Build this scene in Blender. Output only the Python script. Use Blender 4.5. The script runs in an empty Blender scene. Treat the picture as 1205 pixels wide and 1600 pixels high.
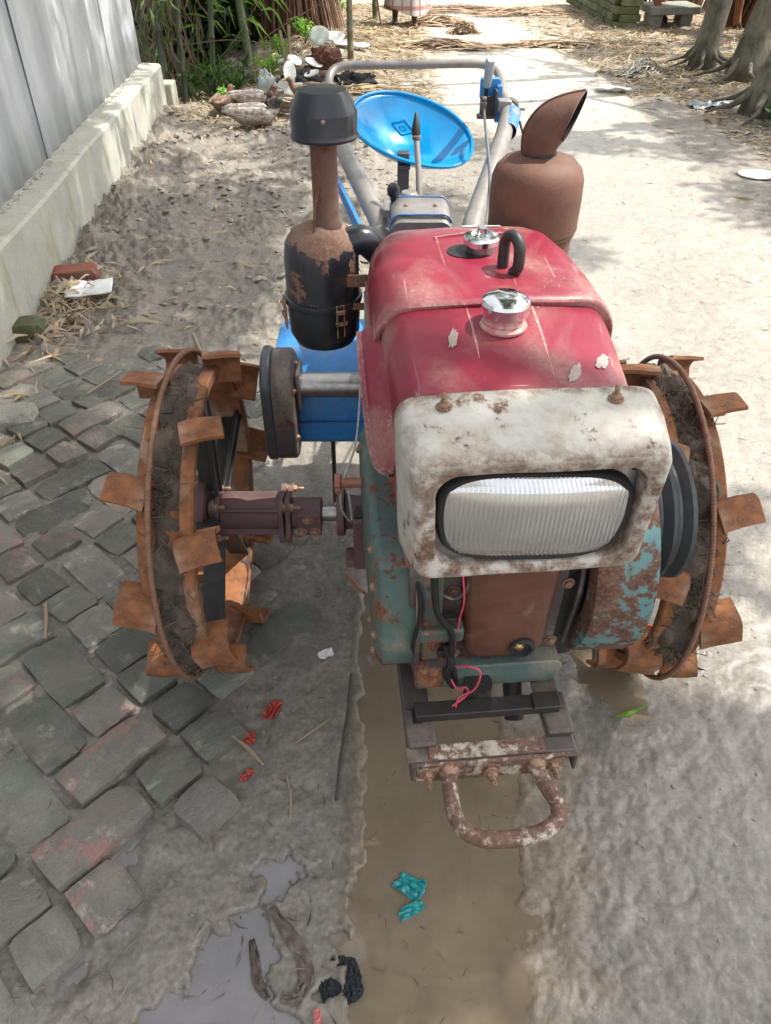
import bpy, math, random
import numpy as np
from mathutils import Matrix, Vector, noise as mnoise
R = math.radians
random.seed(7)
sc = bpy.context.scene
C = sc.collection

# ------------------------------------------------------------------ camera, sky, sun, exposure
cam_d = bpy.data.cameras.new('camera'); cam = bpy.data.objects.new('camera', cam_d); C.objects.link(cam)
cam.location = (0, 0, 1.5); cam.rotation_euler = (R(50), 0, 0)
cam_d.sensor_fit = 'VERTICAL'; cam_d.sensor_height = 36; cam_d.lens = 27
cam_d.clip_start = 0.02; cam_d.clip_end = 400
sc.camera = cam
SUN_EL, SUN_AZ = 60, 14            # azimuth measured from +X towards +Y
w = bpy.data.worlds.new('World'); sc.world = w; w.use_nodes = True
nt = w.node_tree; nt.nodes.clear()
sky = nt.nodes.new('ShaderNodeTexSky'); sky.sky_type = 'NISHITA'; sky.sun_disc = False
sky.sun_elevation = R(SUN_EL); sky.sun_rotation = R(90 - SUN_AZ)
sky.air_density = 1.0; sky.dust_density = 4.0; sky.ozone_density = 1.0
bg = nt.nodes.new('ShaderNodeBackground'); bg.inputs[1].default_value = 0.15
wo = nt.nodes.new('ShaderNodeOutputWorld')
hz = nt.nodes.new('ShaderNodeHueSaturation'); hz.inputs['Saturation'].default_value = .28; hz.inputs['Value'].default_value = 1.2   # hazy, half clouded sky
nt.links.new(sky.outputs[0], hz.inputs['Color']); nt.links.new(hz.outputs[0], bg.inputs[0]); nt.links.new(bg.outputs[0], wo.inputs[0])
sd = bpy.data.lights.new('sun', 'SUN'); sd.energy = 3.3; sd.angle = R(0.6); sd.color = (1, .965, .89)
sun = bpy.data.objects.new('sun', sd); C.objects.link(sun)
sdir = Vector((math.cos(R(SUN_EL))*math.cos(R(SUN_AZ)), math.cos(R(SUN_EL))*math.sin(R(SUN_AZ)), math.sin(R(SUN_EL))))
sun.rotation_euler = sdir.to_track_quat('Z', 'Y').to_euler(); sun.location = sdir*30
sc.view_settings.view_transform = 'Standard'; sc.view_settings.look = 'None'
sc.view_settings.exposure = 1.2; sc.view_settings.gamma = 1; sc.view_settings.use_curve_mapping = False

# ------------------------------------------------------------------ numpy noise
_rs = np.random.RandomState(3); _perm = _rs.permutation(512)
_ga = _rs.rand(512)*2*np.pi; _gx, _gy = np.cos(_ga), np.sin(_ga)
def pn(x, y, s=0):
    x = np.asarray(x, float) + s*17.31; y = np.asarray(y, float) + s*9.17
    xi = np.floor(x).astype(int); yi = np.floor(y).astype(int); fx = x-xi; fy = y-yi
    def g(a, b):
        h = _perm[(_perm[a & 255] + b) & 511]
        return _gx[h]*(x-a) + _gy[h]*(y-b)
    u = fx*fx*fx*(fx*(fx*6-15)+10); v = fy*fy*fy*(fy*(fy*6-15)+10)
    return (g(xi, yi)*(1-u)+g(xi+1, yi)*u)*(1-v) + (g(xi, yi+1)*(1-u)+g(xi+1, yi+1)*u)*v
def fbm(x, y, f, o=4, s=0, p=.5):
    r = 0; a = 1
    for k in range(o):
        r = r + a*pn(x*f, y*f, s+k*3); f *= 2.03; a *= p
    return r*1.4
def ridge(x, y, f, o=3, s=0):
    r = 0; a = 1
    for k in range(o):
        r = r + a*(1-2*np.abs(pn(x*f, y*f, s+k*5))*1.4); f *= 2.1; a *= .5
    return r/1.75
def ss(a, b, x):
    t = np.clip((x-a)/(b-a), 0, 1); return t*t*(3-2*t)

# ------------------------------------------------------------------ scene helpers
WM = {}
def link(o, parent=None, M=None):
    C.objects.link(o)
    M = M or Matrix.Identity(4)
    WM[o.name] = M
    if parent is not None:
        o.parent = parent; o.matrix_basis = WM[parent.name].inverted() @ M
    else: o.matrix_basis = M
    return o
def props(o, label=None, cat=None, group=None, kind=None):
    if label: o['label'] = label
    if cat: o['category'] = cat
    if group: o['group'] = group
    if kind: o['kind'] = kind
    return o
def thing(name, label, cat, loc=(0, 0, 0), rz=0, group=None):
    o = bpy.data.objects.new(name, None); o.empty_display_size = .1
    link(o, None, Matrix.Translation(loc) @ Matrix.Rotation(rz, 4, 'Z'))
    return props(o, label, cat, group)

class MB:
    def __init__(s): s.v = []; s.f = []
    def add(s, v, f, M=None):
        b = len(s.v)
        if M is not None: v = [M @ Vector(p) for p in v]
        s.v += [tuple(p) for p in v]; s.f += [tuple(i+b for i in q) for q in f]; return s
    def box(s, c, d, M=None):
        x, y, z = c; a, b, e = d[0]/2, d[1]/2, d[2]/2
        v = [(x+i*a, y+j*b, z+k*e) for k in (-1, 1) for j in (-1, 1) for i in (-1, 1)]
        f = [(0, 2, 3, 1), (4, 5, 7, 6), (0, 1, 5, 4), (2, 6, 7, 3), (0, 4, 6, 2), (1, 3, 7, 5)]
        return s.add(v, f, M)
    def tube(s, path, r, n=12, caps=True, closed=False, M=None, flat=1.0):
        P = [Vector(p) for p in path]; m = len(P)
        rr = r if hasattr(r, '__len__') else [r]*m
        T = []
        for i in range(m):
            if closed: t = P[(i+1) % m]-P[i-1]
            else: t = P[min(i+1, m-1)]-P[max(i-1, 0)]
            T.append(t.normalized() if t.length > 1e-9 else Vector((0, 0, 1)))
        up = Vector((0, 0, 1)) if abs(T[0].z) < .9 else Vector((1, 0, 0))
        N = (up - T[0]*up.dot(T[0])).normalized(); v = []
        for i in range(m):
            N = (N - T[i]*N.dot(T[i])).normalized(); B = T[i].cross(N)
            for k in range(n):
                a = 2*math.pi*k/n
                v.append(P[i] + (N*math.cos(a)*flat + B*math.sin(a))*rr[i])
        f = []
        for i in range(m if closed else m-1):
            j = (i+1) % m
            for k in range(n):
                l = (k+1) % n
                f.append((i*n+k, i*n+l, j*n+l, j*n+k))
        if caps and not closed:
            f.append(tuple(range(n-1, -1, -1))); f.append(tuple((m-1)*n+k for k in range(n)))
        return s.add(v, f, M)
    def lathe(s, prof, n=32, M=None):       # prof: (r, z) bottom to top, axis z
        v = []; f = []
        for r, z in prof:
            for k in range(n):
                a = 2*math.pi*k/n; v.append((r*math.cos(a), r*math.sin(a), z))
        for i in range(len(prof)-1):
            for k in range(n):
                l = (k+1) % n; f.append((i*n+k, i*n+l, (i+1)*n+l, (i+1)*n+k))
        if prof[0][0] > 1e-6: f.append(tuple(range(n-1, -1, -1)))
        if prof[-1][0] > 1e-6: f.append(tuple((len(prof)-1)*n+k for k in range(n)))
        return s.add(v, f, M)
    def cyl(s, a, b, r, n=16, r2=None):
        return s.tube([a, b], [r, r if r2 is None else r2], n)
    def loft(s, loops, cap0=True, cap1=True, M=None):
        n = len(loops[0]); v = [p for l in loops for p in l]; f = []
        for i in range(len(loops)-1):
            for k in range(n):
                l = (k+1) % n; f.append((i*n+k, i*n+l, (i+1)*n+l, (i+1)*n+k))
        if cap0: f.append(tuple(range(n-1, -1, -1)))
        if cap1: f.append(tuple((len(loops)-1)*n+k for k in range(n)))
        return s.add(v, f, M)
    def strip(s, path, w, nrm=(0, 0, 1)):
        P = [Vector(p) for p in path]; v = []; f = []; n = Vector(nrm)
        for i, p in enumerate(P):
            t = (P[min(i+1, len(P)-1)]-P[max(i-1, 0)]).normalized(); b = t.cross(n)
            b = b.normalized() if b.length > 1e-6 else Vector((1, 0, 0))
            ww = w[i] if hasattr(w, '__len__') else w
            v += [p-b*ww/2, p+b*ww/2]
        for i in range(len(P)-1): f.append((2*i, 2*i+1, 2*i+3, 2*i+2))
        return s.add(v, f)
    def wobble(s, amp, fr, seed=0):
        o = Vector((seed*3.3, seed*1.7, seed*.9))
        s.v = [tuple(Vector(p)+mnoise.noise_vector(Vector(p)*fr+o)*amp) for p in s.v]; return s
    def xf(s, M): s.v = [tuple(M @ Vector(p)) for p in s.v]; return s
    def mesh(s, name, mat, ang=38, smooth=True):
        me = bpy.data.meshes.new(name); me.from_pydata(s.v, [], s.f); me.update()
        if mat: me.materials.append(mat)
        if smooth:
            me.shade_smooth()
            if ang: me.set_sharp_from_angle(angle=R(ang))
        return me
def part(name, mb, mat, parent=None, ang=38, bevel=0, label=None, kind=None, smooth=True, base=False, M=None, seg=2):
    """mb holds world coordinates; the object's origin goes to its own middle (or base)"""
    if M is None:
        a = np.array(mb.v); lo, hi = a.min(0), a.max(0); c = (lo+hi)/2
        if base: c[2] = lo[2]
        c = Vector(c); mb.v = [tuple(Vector(p)-c) for p in mb.v]; M = Matrix.Translation(c)
    o = bpy.data.objects.new(name, mb.mesh(name, mat, ang, smooth)); link(o, parent, M)
    if bevel:
        b = o.modifiers.new('bevel', 'BEVEL'); b.width = bevel; b.segments = seg; b.limit_method = 'ANGLE'; b.angle_limit = R(35); b.harden_normals = False
    return props(o, label=label, kind=kind)
def dup(o, M, parent=None, name=None):
    c = o.copy(); 
    if name: c.name = name
    c.parent = None
    for k in ('label',):
        if k in c.keys(): del c[k]
    return link(c, parent, M)
def Tr(x, y, z): return Matrix.Translation((x, y, z))
def Rot(a, ax): return Matrix.Rotation(R(a), 4, ax)
def arc(c, r, a0, a1, n, u=(1, 0, 0), v=(0, 0, 1)):
    c, u, v = Vector(c), Vector(u), Vector(v)
    return [c + u*r*math.cos(R(a0+(a1-a0)*i/n)) + v*r*math.sin(R(a0+(a1-a0)*i/n)) for i in range(n+1)]
def smoothpath(pts, k=6):
    P = [Vector(p) for p in pts]; out = []
    for i in range(len(P)-1):
        p0 = P[max(i-1, 0)]; p1 = P[i]; p2 = P[i+1]; p3 = P[min(i+2, len(P)-1)]
        for j in range(k):
            t = j/k
            out.append(.5*((2*p1)+(p2-p0)*t+(2*p0-5*p1+4*p2-p3)*t*t+(3*p1-p0-3*p2+p3)*t**3))
    out.append(P[-1]); return out

# ------------------------------------------------------------------ materials
def newmat(name):
    m = bpy.data.materials.new(name); m.use_nodes = True; t = m.node_tree; b = t.nodes['Principled BSDF']
    return m, t, b
def N(t, typ, **k):
    n = t.nodes.new(typ)
    for a, v in k.items():
        if a.startswith('i_'): n.inputs[int(a[2:]) if a[2:].isdigit() else a[2:]].default_value = v
        else: setattr(n, a, v)
    return n
def tc(t, kind='Object'):
    for n in t.nodes:
        if n.bl_idname == 'ShaderNodeTexCoord': return n.outputs[kind]
    return t.nodes.new('ShaderNodeTexCoord').outputs[kind]
def noi(t, scale, detail=5, rough=.6, co=None, dist=0, st=None):
    n = N(t, 'ShaderNodeTexNoise'); n.inputs['Scale'].default_value = scale; n.inputs['Detail'].default_value = detail
    n.inputs['Roughness'].default_value = rough; n.inputs['Distortion'].default_value = dist
    src = co or tc(t)
    if st:
        mp = N(t, 'ShaderNodeMapping'); mp.inputs['Scale'].default_value = st; t.links.new(src, mp.inputs[0]); src = mp.outputs[0]
    t.links.new(src, n.inputs['Vector']); return n.outputs['Fac']
def ramp(t, fac, a, b, va=0, vb=1):
    n = N(t, 'ShaderNodeMapRange'); n.interpolation_type = 'SMOOTHSTEP'
    t.links.new(fac, n.inputs[0])
    n.inputs[1].default_value = a; n.inputs[2].default_value = b; n.inputs[3].default_value = va; n.inputs[4].default_value = vb
    return n.outputs[0]
def mixc(t, f, a, b, mode='MIX'):
    n = N(t, 'ShaderNodeMix', data_type='RGBA', blend_type=mode)
    for s, x in ((0, f), (6, a), (7, b)):
        if hasattr(x, 'is_linked') or isinstance(x, bpy.types.NodeSocket): t.links.new(x, n.inputs[s])
        elif s == 0: n.inputs[0].default_value = x
        else: n.inputs[s].default_value = (*x, 1) if len(x) == 3 else x
    return n.outputs[2]
def math_(t, op, a, b=0):
    n = N(t, 'ShaderNodeMath', operation=op)
    for i, x in enumerate((a, b)):
        if isinstance(x, bpy.types.NodeSocket): t.links.new(x, n.inputs[i])
        else: n.inputs[i].default_value = x
    return n.outputs[0]
def bump(t, b, h, strength=.3, dist=.002):
    n = N(t, 'ShaderNodeBump'); n.inputs['Strength'].default_value = strength; n.inputs['Distance'].default_value = dist
    t.links.new(h, n.inputs['Height']); t.links.new(n.outputs[0], b.inputs['Normal'])
RUST = (.23, .085, .035); RUSTD = (.07, .032, .02); DUST = (.30, .24, .18)
def paint(name, base, base2=None, dustc=DUST, rust=.5, rw=.06, rs=9, rough=.4, metal=0, dust=.45, ds=5, rustc=RUST, rustd=RUSTD, chips=.0, b=.35, seed=0, scratch=0, zr=None, edge=0, er=.006, grime=.25, gc=(.16, .11, .07)):
    """worn painted or bare metal; rust / dust: bigger means more of it (0..1)"""
    m, t, bs = newmat(name); L = t.links.new
    co = N(t, 'ShaderNodeMapping'); co.inputs['Location'].default_value = (seed*1.3, seed*.7, seed*2.1); L(tc(t), co.inputs[0]); co = co.outputs[0]
    big = noi(t, rs, 8, .68, co); mid = noi(t, rs*4, 6, .7, co); fine = noi(t, 160, 4, .7, co); du = noi(t, ds, 6, .6, co, .5)
    c = mixc(t, ramp(t, mid, .3, .7), base, base2 or tuple(x*.75 for x in base))
    if scratch:
        s1 = noi(t, 30, 3, .5, co, 2.0, (1, .05, 1)); sm = ramp(t, s1, .68, .72)
        c = mixc(t, math_(t, 'MULTIPLY', sm, scratch), c, (.62, .5, .46))
    gm = ramp(t, noi(t, ds*2.3, 7, .72, co, .8), .45, .72); gm = math_(t, 'MULTIPLY', gm, math_(t, 'MULTIPLY', ramp(t, mid, .35, .65, .5, 1), grime)); c = mixc(t, gm, c, gc)
    dm = ramp(t, du, .78-dust*.5, .95-dust*.45); dm = math_(t, 'MULTIPLY', dm, ramp(t, fine, .3, .6, .45, .95))
    c = mixc(t, dm, c, dustc)
    rc = mixc(t, ramp(t, mid, .35, .65), rustc, rustd); rc = mixc(t, ramp(t, fine, .45, .75), rc, tuple(x*1.5 for x in rustc))
    h = math_(t, 'ADD', math_(t, 'MULTIPLY', big, .75), math_(t, 'MULTIPLY', mid, .25))
    th = .72-rust*.44; rm = ramp(t, h, th, th+rw)
    rm = math_(t, 'MAXIMUM', rm, ramp(t, math_(t, 'ADD', math_(t, 'MULTIPLY', fine, .5), math_(t, 'MULTIPLY', big, .5)), .66-rust*.16, .68-rust*.16))
    if zr is not None:
        sz = N(t, 'ShaderNodeSeparateXYZ'); L(tc(t), sz.inputs[0]); zz_ = math_(t, 'ADD', sz.outputs[2], math_(t, 'MULTIPLY', math_(t, 'SUBTRACT', big, .5), .11)); rm = math_(t, 'MAXIMUM', rm, ramp(t, zz_, zr, zr+.002))
    if edge:
        bv = N(t, 'ShaderNodeBevel', samples=4); bv.inputs[0].default_value = er
        gn = N(t, 'ShaderNodeNewGeometry'); dt = N(t, 'ShaderNodeVectorMath', operation='DOT_PRODUCT'); L(bv.outputs[0], dt.inputs[0]); L(gn.outputs['Normal'], dt.inputs[1])
        em = ramp(t, dt.outputs['Value'], .995, .90); em = math_(t, 'MULTIPLY', em, ramp(t, mid, .40, .56, .15, 1)); rm = math_(t, 'MAXIMUM', rm, math_(t, 'MULTIPLY', em, edge))
    c = mixc(t, rm, c, rc)
    L(c, bs.inputs['Base Color'])
    ro = math_(t, 'ADD', math_(t, 'MULTIPLY', rm, .85-rough), rough); ro = math_(t, 'MAXIMUM', ro, math_(t, 'MULTIPLY', dm, .75))
    L(ro, bs.inputs['Roughness'])
    if metal: L(math_(t, 'MULTIPLY', math_(t, 'SUBTRACT', 1, math_(t, 'MAXIMUM', rm, dm)), metal), bs.inputs['Metallic'])
    hh = math_(t, 'ADD', math_(t, 'MULTIPLY', fine, .5), math_(t, 'MULTIPLY', math_(t, 'MULTIPLY', mid, rm), 1.3))
    bump(t, bs, hh, b, .0015)
    return m
def simple(name, c, c2=None, rough=.7, sc_=20, b=.3, metal=0, trans=0, dist=.002, st=None, sub=0, obr=0):
    m, t, bs = newmat(name); L = t.links.new
    n = noi(t, sc_, 6, .65, None, .3, st)
    col = mixc(t, ramp(t, n, .3, .7), c, c2 or tuple(x*.6 for x in c))
    if obr:
        oi = N(t, 'ShaderNodeObjectInfo'); hs = N(t, 'ShaderNodeHueSaturation')
        L(ramp(t, oi.outputs['Random'], 0, 1, 1-obr, 1+obr), hs.inputs['Value']); L(col, hs.inputs['Color']); col = hs.outputs[0]
    L(col, bs.inputs['Base Color']); bs.inputs['Roughness'].default_value = rough; bs.inputs['Metallic'].default_value = metal
    if trans: bs.inputs['Transmission Weight'].default_value = trans
    if b: bump(t, bs, noi(t, sc_*3, 5, .7, None, 0, st), b, dist)
    return m
def leafmat(name, c1, c2, tr=.35, rough=.5):
    m, t, bs = newmat(name); L = t.links.new
    g = N(t, 'ShaderNodeNewGeometry'); col = mixc(t, ramp(t, g.outputs['Random Per Island'], 0, 1), c1, c2)
    L(col, bs.inputs['Base Color']); bs.inputs['Roughness'].default_value = rough
    tl = N(t, 'ShaderNodeBsdfTranslucent'); L(mixc(t, .5, col, (c2[0]*1.6, c2[1]*1.9, c2[2])), tl.inputs[0])
    mx = N(t, 'ShaderNodeMixShader'); mx.inputs[0].default_value = tr
    L(bs.outputs[0], mx.inputs[1]); L(tl.outputs[0], mx.inputs[2]); L(mx.outputs[0], t.nodes['Material Output'].inputs[0])
    return m

M_red = paint('faded_red_paint', (.24, .011, .034), (.185, .011, .028), rust=.22, rs=6, rough=.38, dust=.70, ds=4.5, b=.25, scratch=.3, dustc=(.30, .15, .13), edge=.8, er=.008, rustc=(.42, .33, .28), rustd=(.22, .10, .09), grime=.3)
M_white = paint('chipped_white_paint', (.53, .51, .45), (.45, .42, .36), rust=.38, rs=8, rough=.45, dust=.45, ds=9, b=.3, seed=2, rustc=(.24, .14, .08), rustd=(.11, .065, .045), edge=1.0, er=.03, grime=.8, gc=(.34, .26, .18))
M_blue = paint('blue_machine_paint', (.02, .19, .50), (.03, .25, .58), rust=.2, rs=8, rough=.42, dust=.55, b=.25, seed=3, edge=.8)
M_seat = paint('glossy_blue_seat_paint', (.003, .23, .50), (.005, .26, .56), rust=.0, rs=7, rough=.16, dust=.22, ds=6, b=.06, seed=4)
M_teal = paint('worn_teal_paint', (.062, .11, .098), (.085, .145, .128), rust=.44, rs=9, rough=.6, dust=.55, b=.35, seed=5, edge=.8, grime=.8, gc=(.07, .065, .05))
M_tealr = paint('rusted_teal_rim_paint', (.11, .23, .23), (.09, .19, .19), rust=.56, rs=7, rw=.03, rough=.5, dust=.3, b=.4, seed=6, rustc=(.16, .085, .055))
M_grey = paint('bare_grey_metal', (.30, .28, .26), (.22, .205, .19), rust=.12, rs=9, rough=.42, metal=.35, dust=.5, b=.2, seed=7)
M_blk = paint('black_enamel', (.010, .013, .018), (.014, .018, .024), rust=.12, rs=6, rough=.3, dust=.22, b=.12, seed=8)
M_muf = paint('even_brown_rust', (.145, .065, .04), (.11, .05, .032), rust=.45, rs=6, rw=.2, rough=.7, dust=.48, b=.8, seed=9, rustc=(.17, .085, .05), rustd=(.075, .035, .025), grime=.6, gc=(.07, .035, .025))
M_stem = paint('orange_pipe_rust', (.13, .07, .05), (.10, .055, .04), rust=.62, rs=12, rw=.15, rough=.8, dust=.42, b=.5, seed=10, rustc=(.24, .085, .03))
M_rim = paint('orange_wheel_rust', (.30, .11, .033), (.16, .062, .025), rust=.52, rs=10, rw=.15, rough=.8, dust=.58, ds=9, b=.7, seed=11, grime=.8, gc=(.12, .07, .04), edge=.5, rustc=(.22, .085, .035), rustd=(.12, .055, .03))
M_plum = paint('plum_primer', (.12, .06, .062), (.10, .055, .055), rust=.2, rs=9, rough=.65, dust=.55, b=.4, seed=12)
M_cop = paint('copper_brown_cover', (.15, .062, .038), (.10, .04, .026), rust=.3, rs=6, rw=.2, rough=.42, dust=.3, b=.3, seed=13, rustd=(.05, .03, .02))
M_dark = paint('oily_dark_iron', (.03, .028, .026), (.02, .018, .017), rust=.25, rs=9, rough=.5, dust=.28, b=.4, seed=14)
M_frame = paint('worn_frame_steel', (.085, .068, .062), (.06, .05, .046), rust=.3, rs=9, rough=.6, dust=.5, b=.4, seed=15)
M_bump = paint('cream_and_rust_bumper', (.52, .47, .38), (.34, .30, .24), grime=.8, rust=.74, rs=16, rw=.10, rough=.55, dust=.3, b=.5, seed=16, rustc=(.17, .09, .06), rustd=(.10, .06, .045))
M_bolt = paint('rusty_bolt', (.33, .2, .13), (.25, .15, .1), rust=.5, rs=30, rough=.6, metal=.3, dust=.3, b=.3, seed=17)
M_chrome = paint('chrome', (.75, .75, .74), (.6, .6, .58), rust=.0, rs=10, rough=.14, metal=1, dust=.18, b=.1, seed=18)
M_steel = paint('shaft_steel', (.36, .34, .33), (.25, .24, .23), rust=.1, rs=10, rough=.3, metal=.9, dust=.3, b=.15, seed=19)
M_pul = paint('dark_grey_pulley', (.085, .095, .10), (.06, .068, .075), rust=.05, rs=9, rough=.38, metal=.3, dust=.25, b=.15, seed=20)
M_rubber = simple('black_rubber', (.012, .012, .012), rough=.5, sc_=40, b=.2)
M_plast = simple('pale_grey_grip', (.42, .41, .38), (.35, .34, .32), rough=.5, sc_=30, b=.1)
M_wire = simple('red_pink_wire', (.55, .04, .09), (.6, .08, .12), rough=.4, sc_=30, b=0)
M_cable = simple('pale_cable', (.5, .5, .46), rough=.5, sc_=30, b=0)
M_mudc = simple('clod_mud', (.13, .10, .075), (.075, .058, .042), rough=.9, sc_=30, b=.9, dist=.006)
M_straw = leafmat('dry_straw', (.42, .33, .20), (.24, .17, .10), .15, .7)
M_dstraw = leafmat('muddy_straw', (.16, .12, .075), (.08, .06, .04), .1, .8)
M_leafdry = leafmat('dry_bamboo_leaf', (.46, .37, .25), (.30, .21, .13), .2, .6)

# ================================================================== GROUND
WATER = -.010
def brick_xmax(y):
    return np.interp(y, [0, .45, .62, .75, .95, 1.1, 1.6, 2.0, 2.4, 2.75, 2.8], [-.62, -.58, -.46, -.44, -.27, -.24, -.15, -.22, -.35, -.55, -3])
def pmask(x, y):
    """main puddle: 1 inside"""
    n = fbm(x, y, 7, 4, 11)*.05
    rt = np.interp(y, [.2, .5, .75, .95, 1.2, 1.4], [.24, .27, .33, .30, .25, .1]) + n*1.6 + fbm(x, y, 30, 3, 12)*.02
    lt = -.062 + fbm(x, y, 14, 3, 13)*.016 + fbm(x, y, 50, 2, 18)*.006 + .012*np.sin(y*9)
    return np.minimum(ss(0, .016, x-lt), ss(-.01, .10, rt-x))*ss(1.5, 1.35, y+n)
BL = [(-.30, .545, .052), (-.265, .49, .070), (-.34, .455, .062), (-.25, .59, .040), (-.40, .45, .028), (-.205, .685, .040), (-.225, .655, .028), (-.24, .55, .05), (-.2,.43,.05), (-.09, .56, .028), (-.10, .50, .022)]
def lmask(x, y):
    r = 0
    xx = x+fbm(x, y, 16, 3, 21)*.03; yy = y+fbm(x, y, 16, 3, 22)*.03
    for bx, by, br in BL: r = np.maximum(r, 1-np.hypot(xx-bx, yy-by)/br)
    return ss(-.25, .3, r)
def ground(x, y, hi=True):
    """height, colour, wetness"""
    # zones
    nb = fbm(x, y, 3, 4, 1)
    roadL = -.06; roadR = 2.04
    road = ss(roadL-.02, roadL+.02, x)*ss(roadR+.04, roadR-.0, x+fbm(x, y, 5, 3, 31)*.03)
    # mud lying on the concrete: its edge wanders away to the right with distance
    mudedge = np.interp(y, [0, 1.0, 1.6, 2.6, 4, 5.8, 7.2, 8.5, 10, 13], [1.15, .95, .75, .62, .72, .82, .45, .05, .1, .3]) + nb*.16
    mud = ss(.10, -.10, x-mudedge)
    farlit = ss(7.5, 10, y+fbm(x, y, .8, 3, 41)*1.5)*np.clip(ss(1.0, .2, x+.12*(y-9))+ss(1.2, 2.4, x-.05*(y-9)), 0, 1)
    right = ss(roadR-.0, roadR+.05, x+fbm(x, y, 5, 3, 31)*.03)
    left = 1-ss(roadL-.02, roadL+.02, x)
    h = np.zeros_like(x)
    # concrete relief
    h += road*fbm(x, y, 9, 3, 2)*.0012
    # mud skin on the road
    wr = ridge(x+nb*.05, y, 16, 3, 5)
    h += road*mud*(.006 + .0004*wr + .0012*fbm(x, y, 8, 3, 6) + .0016*np.clip(fbm(x, y, 34, 2, 36)-.25, 0, 1))
    # left shoulder
    h += left*(.018 + .007*fbm(x, y, 6, 4, 7) + .003*ridge(x, y, 14, 3, 8) + .0025*fbm(x, y, 60, 3, 81))
    # wrinkled wet mud near the camera
    near = ss(1.3, .8, y)*left
    h += near*(.006*ridge(x, y, 7, 2, 9) + .003*fbm(x, y, 22, 3, 10))
    wxp = x+.05*fbm(x, y, 6, 2, 29); wyp = y+.05*fbm(x, y, 6, 2, 30)
    for f_, a_ in ((8, .0045), (17, .0028)):
        cr = np.exp(-(pn(wxp*f_, wyp*f_, 33)/.035)**2)*ss(-.1, .35, pn(x*3, y*3, 34+f_))
        h -= a_*cr*np.clip(left+road*mud*.8, 0, 1)*ss(4, 2, y)
    # clods
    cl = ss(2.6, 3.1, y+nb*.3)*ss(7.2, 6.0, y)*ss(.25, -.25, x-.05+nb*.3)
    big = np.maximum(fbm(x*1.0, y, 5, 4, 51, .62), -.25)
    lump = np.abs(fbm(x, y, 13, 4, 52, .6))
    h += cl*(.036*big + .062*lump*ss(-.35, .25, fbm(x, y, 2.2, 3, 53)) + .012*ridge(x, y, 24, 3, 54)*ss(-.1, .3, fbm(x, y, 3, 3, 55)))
    # heaped earth along the plinth
    wx = -1.51 - .054*(y-2.8)
    heap = ss(.55, .0, x-wx)*ss(3.0, 4.2, y)*ss(7.3, 6.6, y)
    h += heap*(.06 + .06*big + .05*lump)
    # soil between the bricks
    bk = ss(.05, -.03, x-brick_xmax(y)+fbm(x, y, 8, 3, 61)*.05)*ss(2.86, 2.74, y)
    h = h*(1-bk) + bk*(.0075 + .015*fbm(x, y, 7, 4, 62) + .005*fbm(x, y, 26, 3, 63))
    # far left mound falling away to the ditch
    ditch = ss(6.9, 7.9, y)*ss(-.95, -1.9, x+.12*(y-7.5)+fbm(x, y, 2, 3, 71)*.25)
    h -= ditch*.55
    md = np.exp(-((x+.62)/.55)**2-((y-9.2)/1.3)**2)
    h += md*(.20+.05*fbm(x, y, 4, 4, 72))
    h += farlit*(.02+.025*fbm(x, y, 5, 4, 73))
    # right verge
    h += right*(.01 + .02*fbm(x, y, 3, 4, 74) + .006*fbm(x, y, 20, 3, 75) + .05*ss(2.4, 3.4, x)*ss(4, 7, y))
    # rut under the right wheel
    rt = np.exp(-((x-.63)/.13)**2)*ss(1.0, 1.2, y)*ss(1.75, 1.5, y)
    h -= rt*.035
    pm = pmask(x, y); lm = lmask(x, y)
    h = h*(1-pm) + pm*(-.026 + .008*fbm(x, y, 12, 4, 14))
    h = h*(1-lm) + lm*(-.022 + .006*fbm(x, y, 20, 3, 15))
    # wrinkled skin of half dried mud along the right shore
    sh = np.exp(-((x-.42-fbm(x, y, 4, 2, 16)*.08)/.085)**2)*ss(1.2, .9, y)
    h += sh*(.0026*ridge(x+nb*.04, y, 26, 2, 17) - .001)
    fine = np.clip(road*mud+left*.9+right*.6+road*.12, 0, 1)*ss(4, 1.5, y)
    h += fine*((.00015+.0006*left)*ridge(x+.02*nb, y, 42, 2, 27)+(.0004+.0006*left)*fbm(x, y, 95, 2, 28))
    # colours
    def c3(c): return np.array(c)[None, :]
    v = (fbm(x, y, 5, 5, 91)*.5+.5)[:, None]; v2 = (fbm(x, y, 110, 3, 92)*.42+.5)[:, None]
    conc = c3((.36, .33, .27))*(.86+.28*v)*(.9+.2*v2)
    mudc = (c3((.250, .218, .168))*(1-v)+c3((.180, .157, .118))*v)*(.72+.56*v2)
    rmud = (c3((.265, .235, .188))*(1-v)+c3((.215, .192, .155))*v)*(.8+.4*v2)
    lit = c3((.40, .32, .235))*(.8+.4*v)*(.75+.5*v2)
    vg = c3((.23, .205, .165))*(.8+.4*v)*(.8+.4*v2)
    col = conc*np.ones_like(x)[:, None]
    def mx(a, b, m): m = m[:, None]; return a*(1-m)+b*m
    conc = conc*(1+.45*ss(4.5, 8.5, y))[:, None]; col = conc*np.ones_like(x)[:, None]   # far concrete coloured lighter, painting in its sunlit glare
    patch = ss(-.1, .45, fbm(x, y, 1.3, 4, 93))*.45*ss(6, 3, y)
    col = mx(col, rmud, np.clip(mud+patch, 0, 1)*road)
    col = mx(col, mudc, left)
    col = mx(col, vg, right)  # verge dirt colour also stands in for the straight shade beside the lane
    col = mx(col, c3((.205, .182, .145))*(.8+.4*v2), bk)
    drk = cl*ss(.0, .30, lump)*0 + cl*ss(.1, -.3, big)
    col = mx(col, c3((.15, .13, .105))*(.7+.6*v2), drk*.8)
    col = mx(col, lit, farlit)
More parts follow.
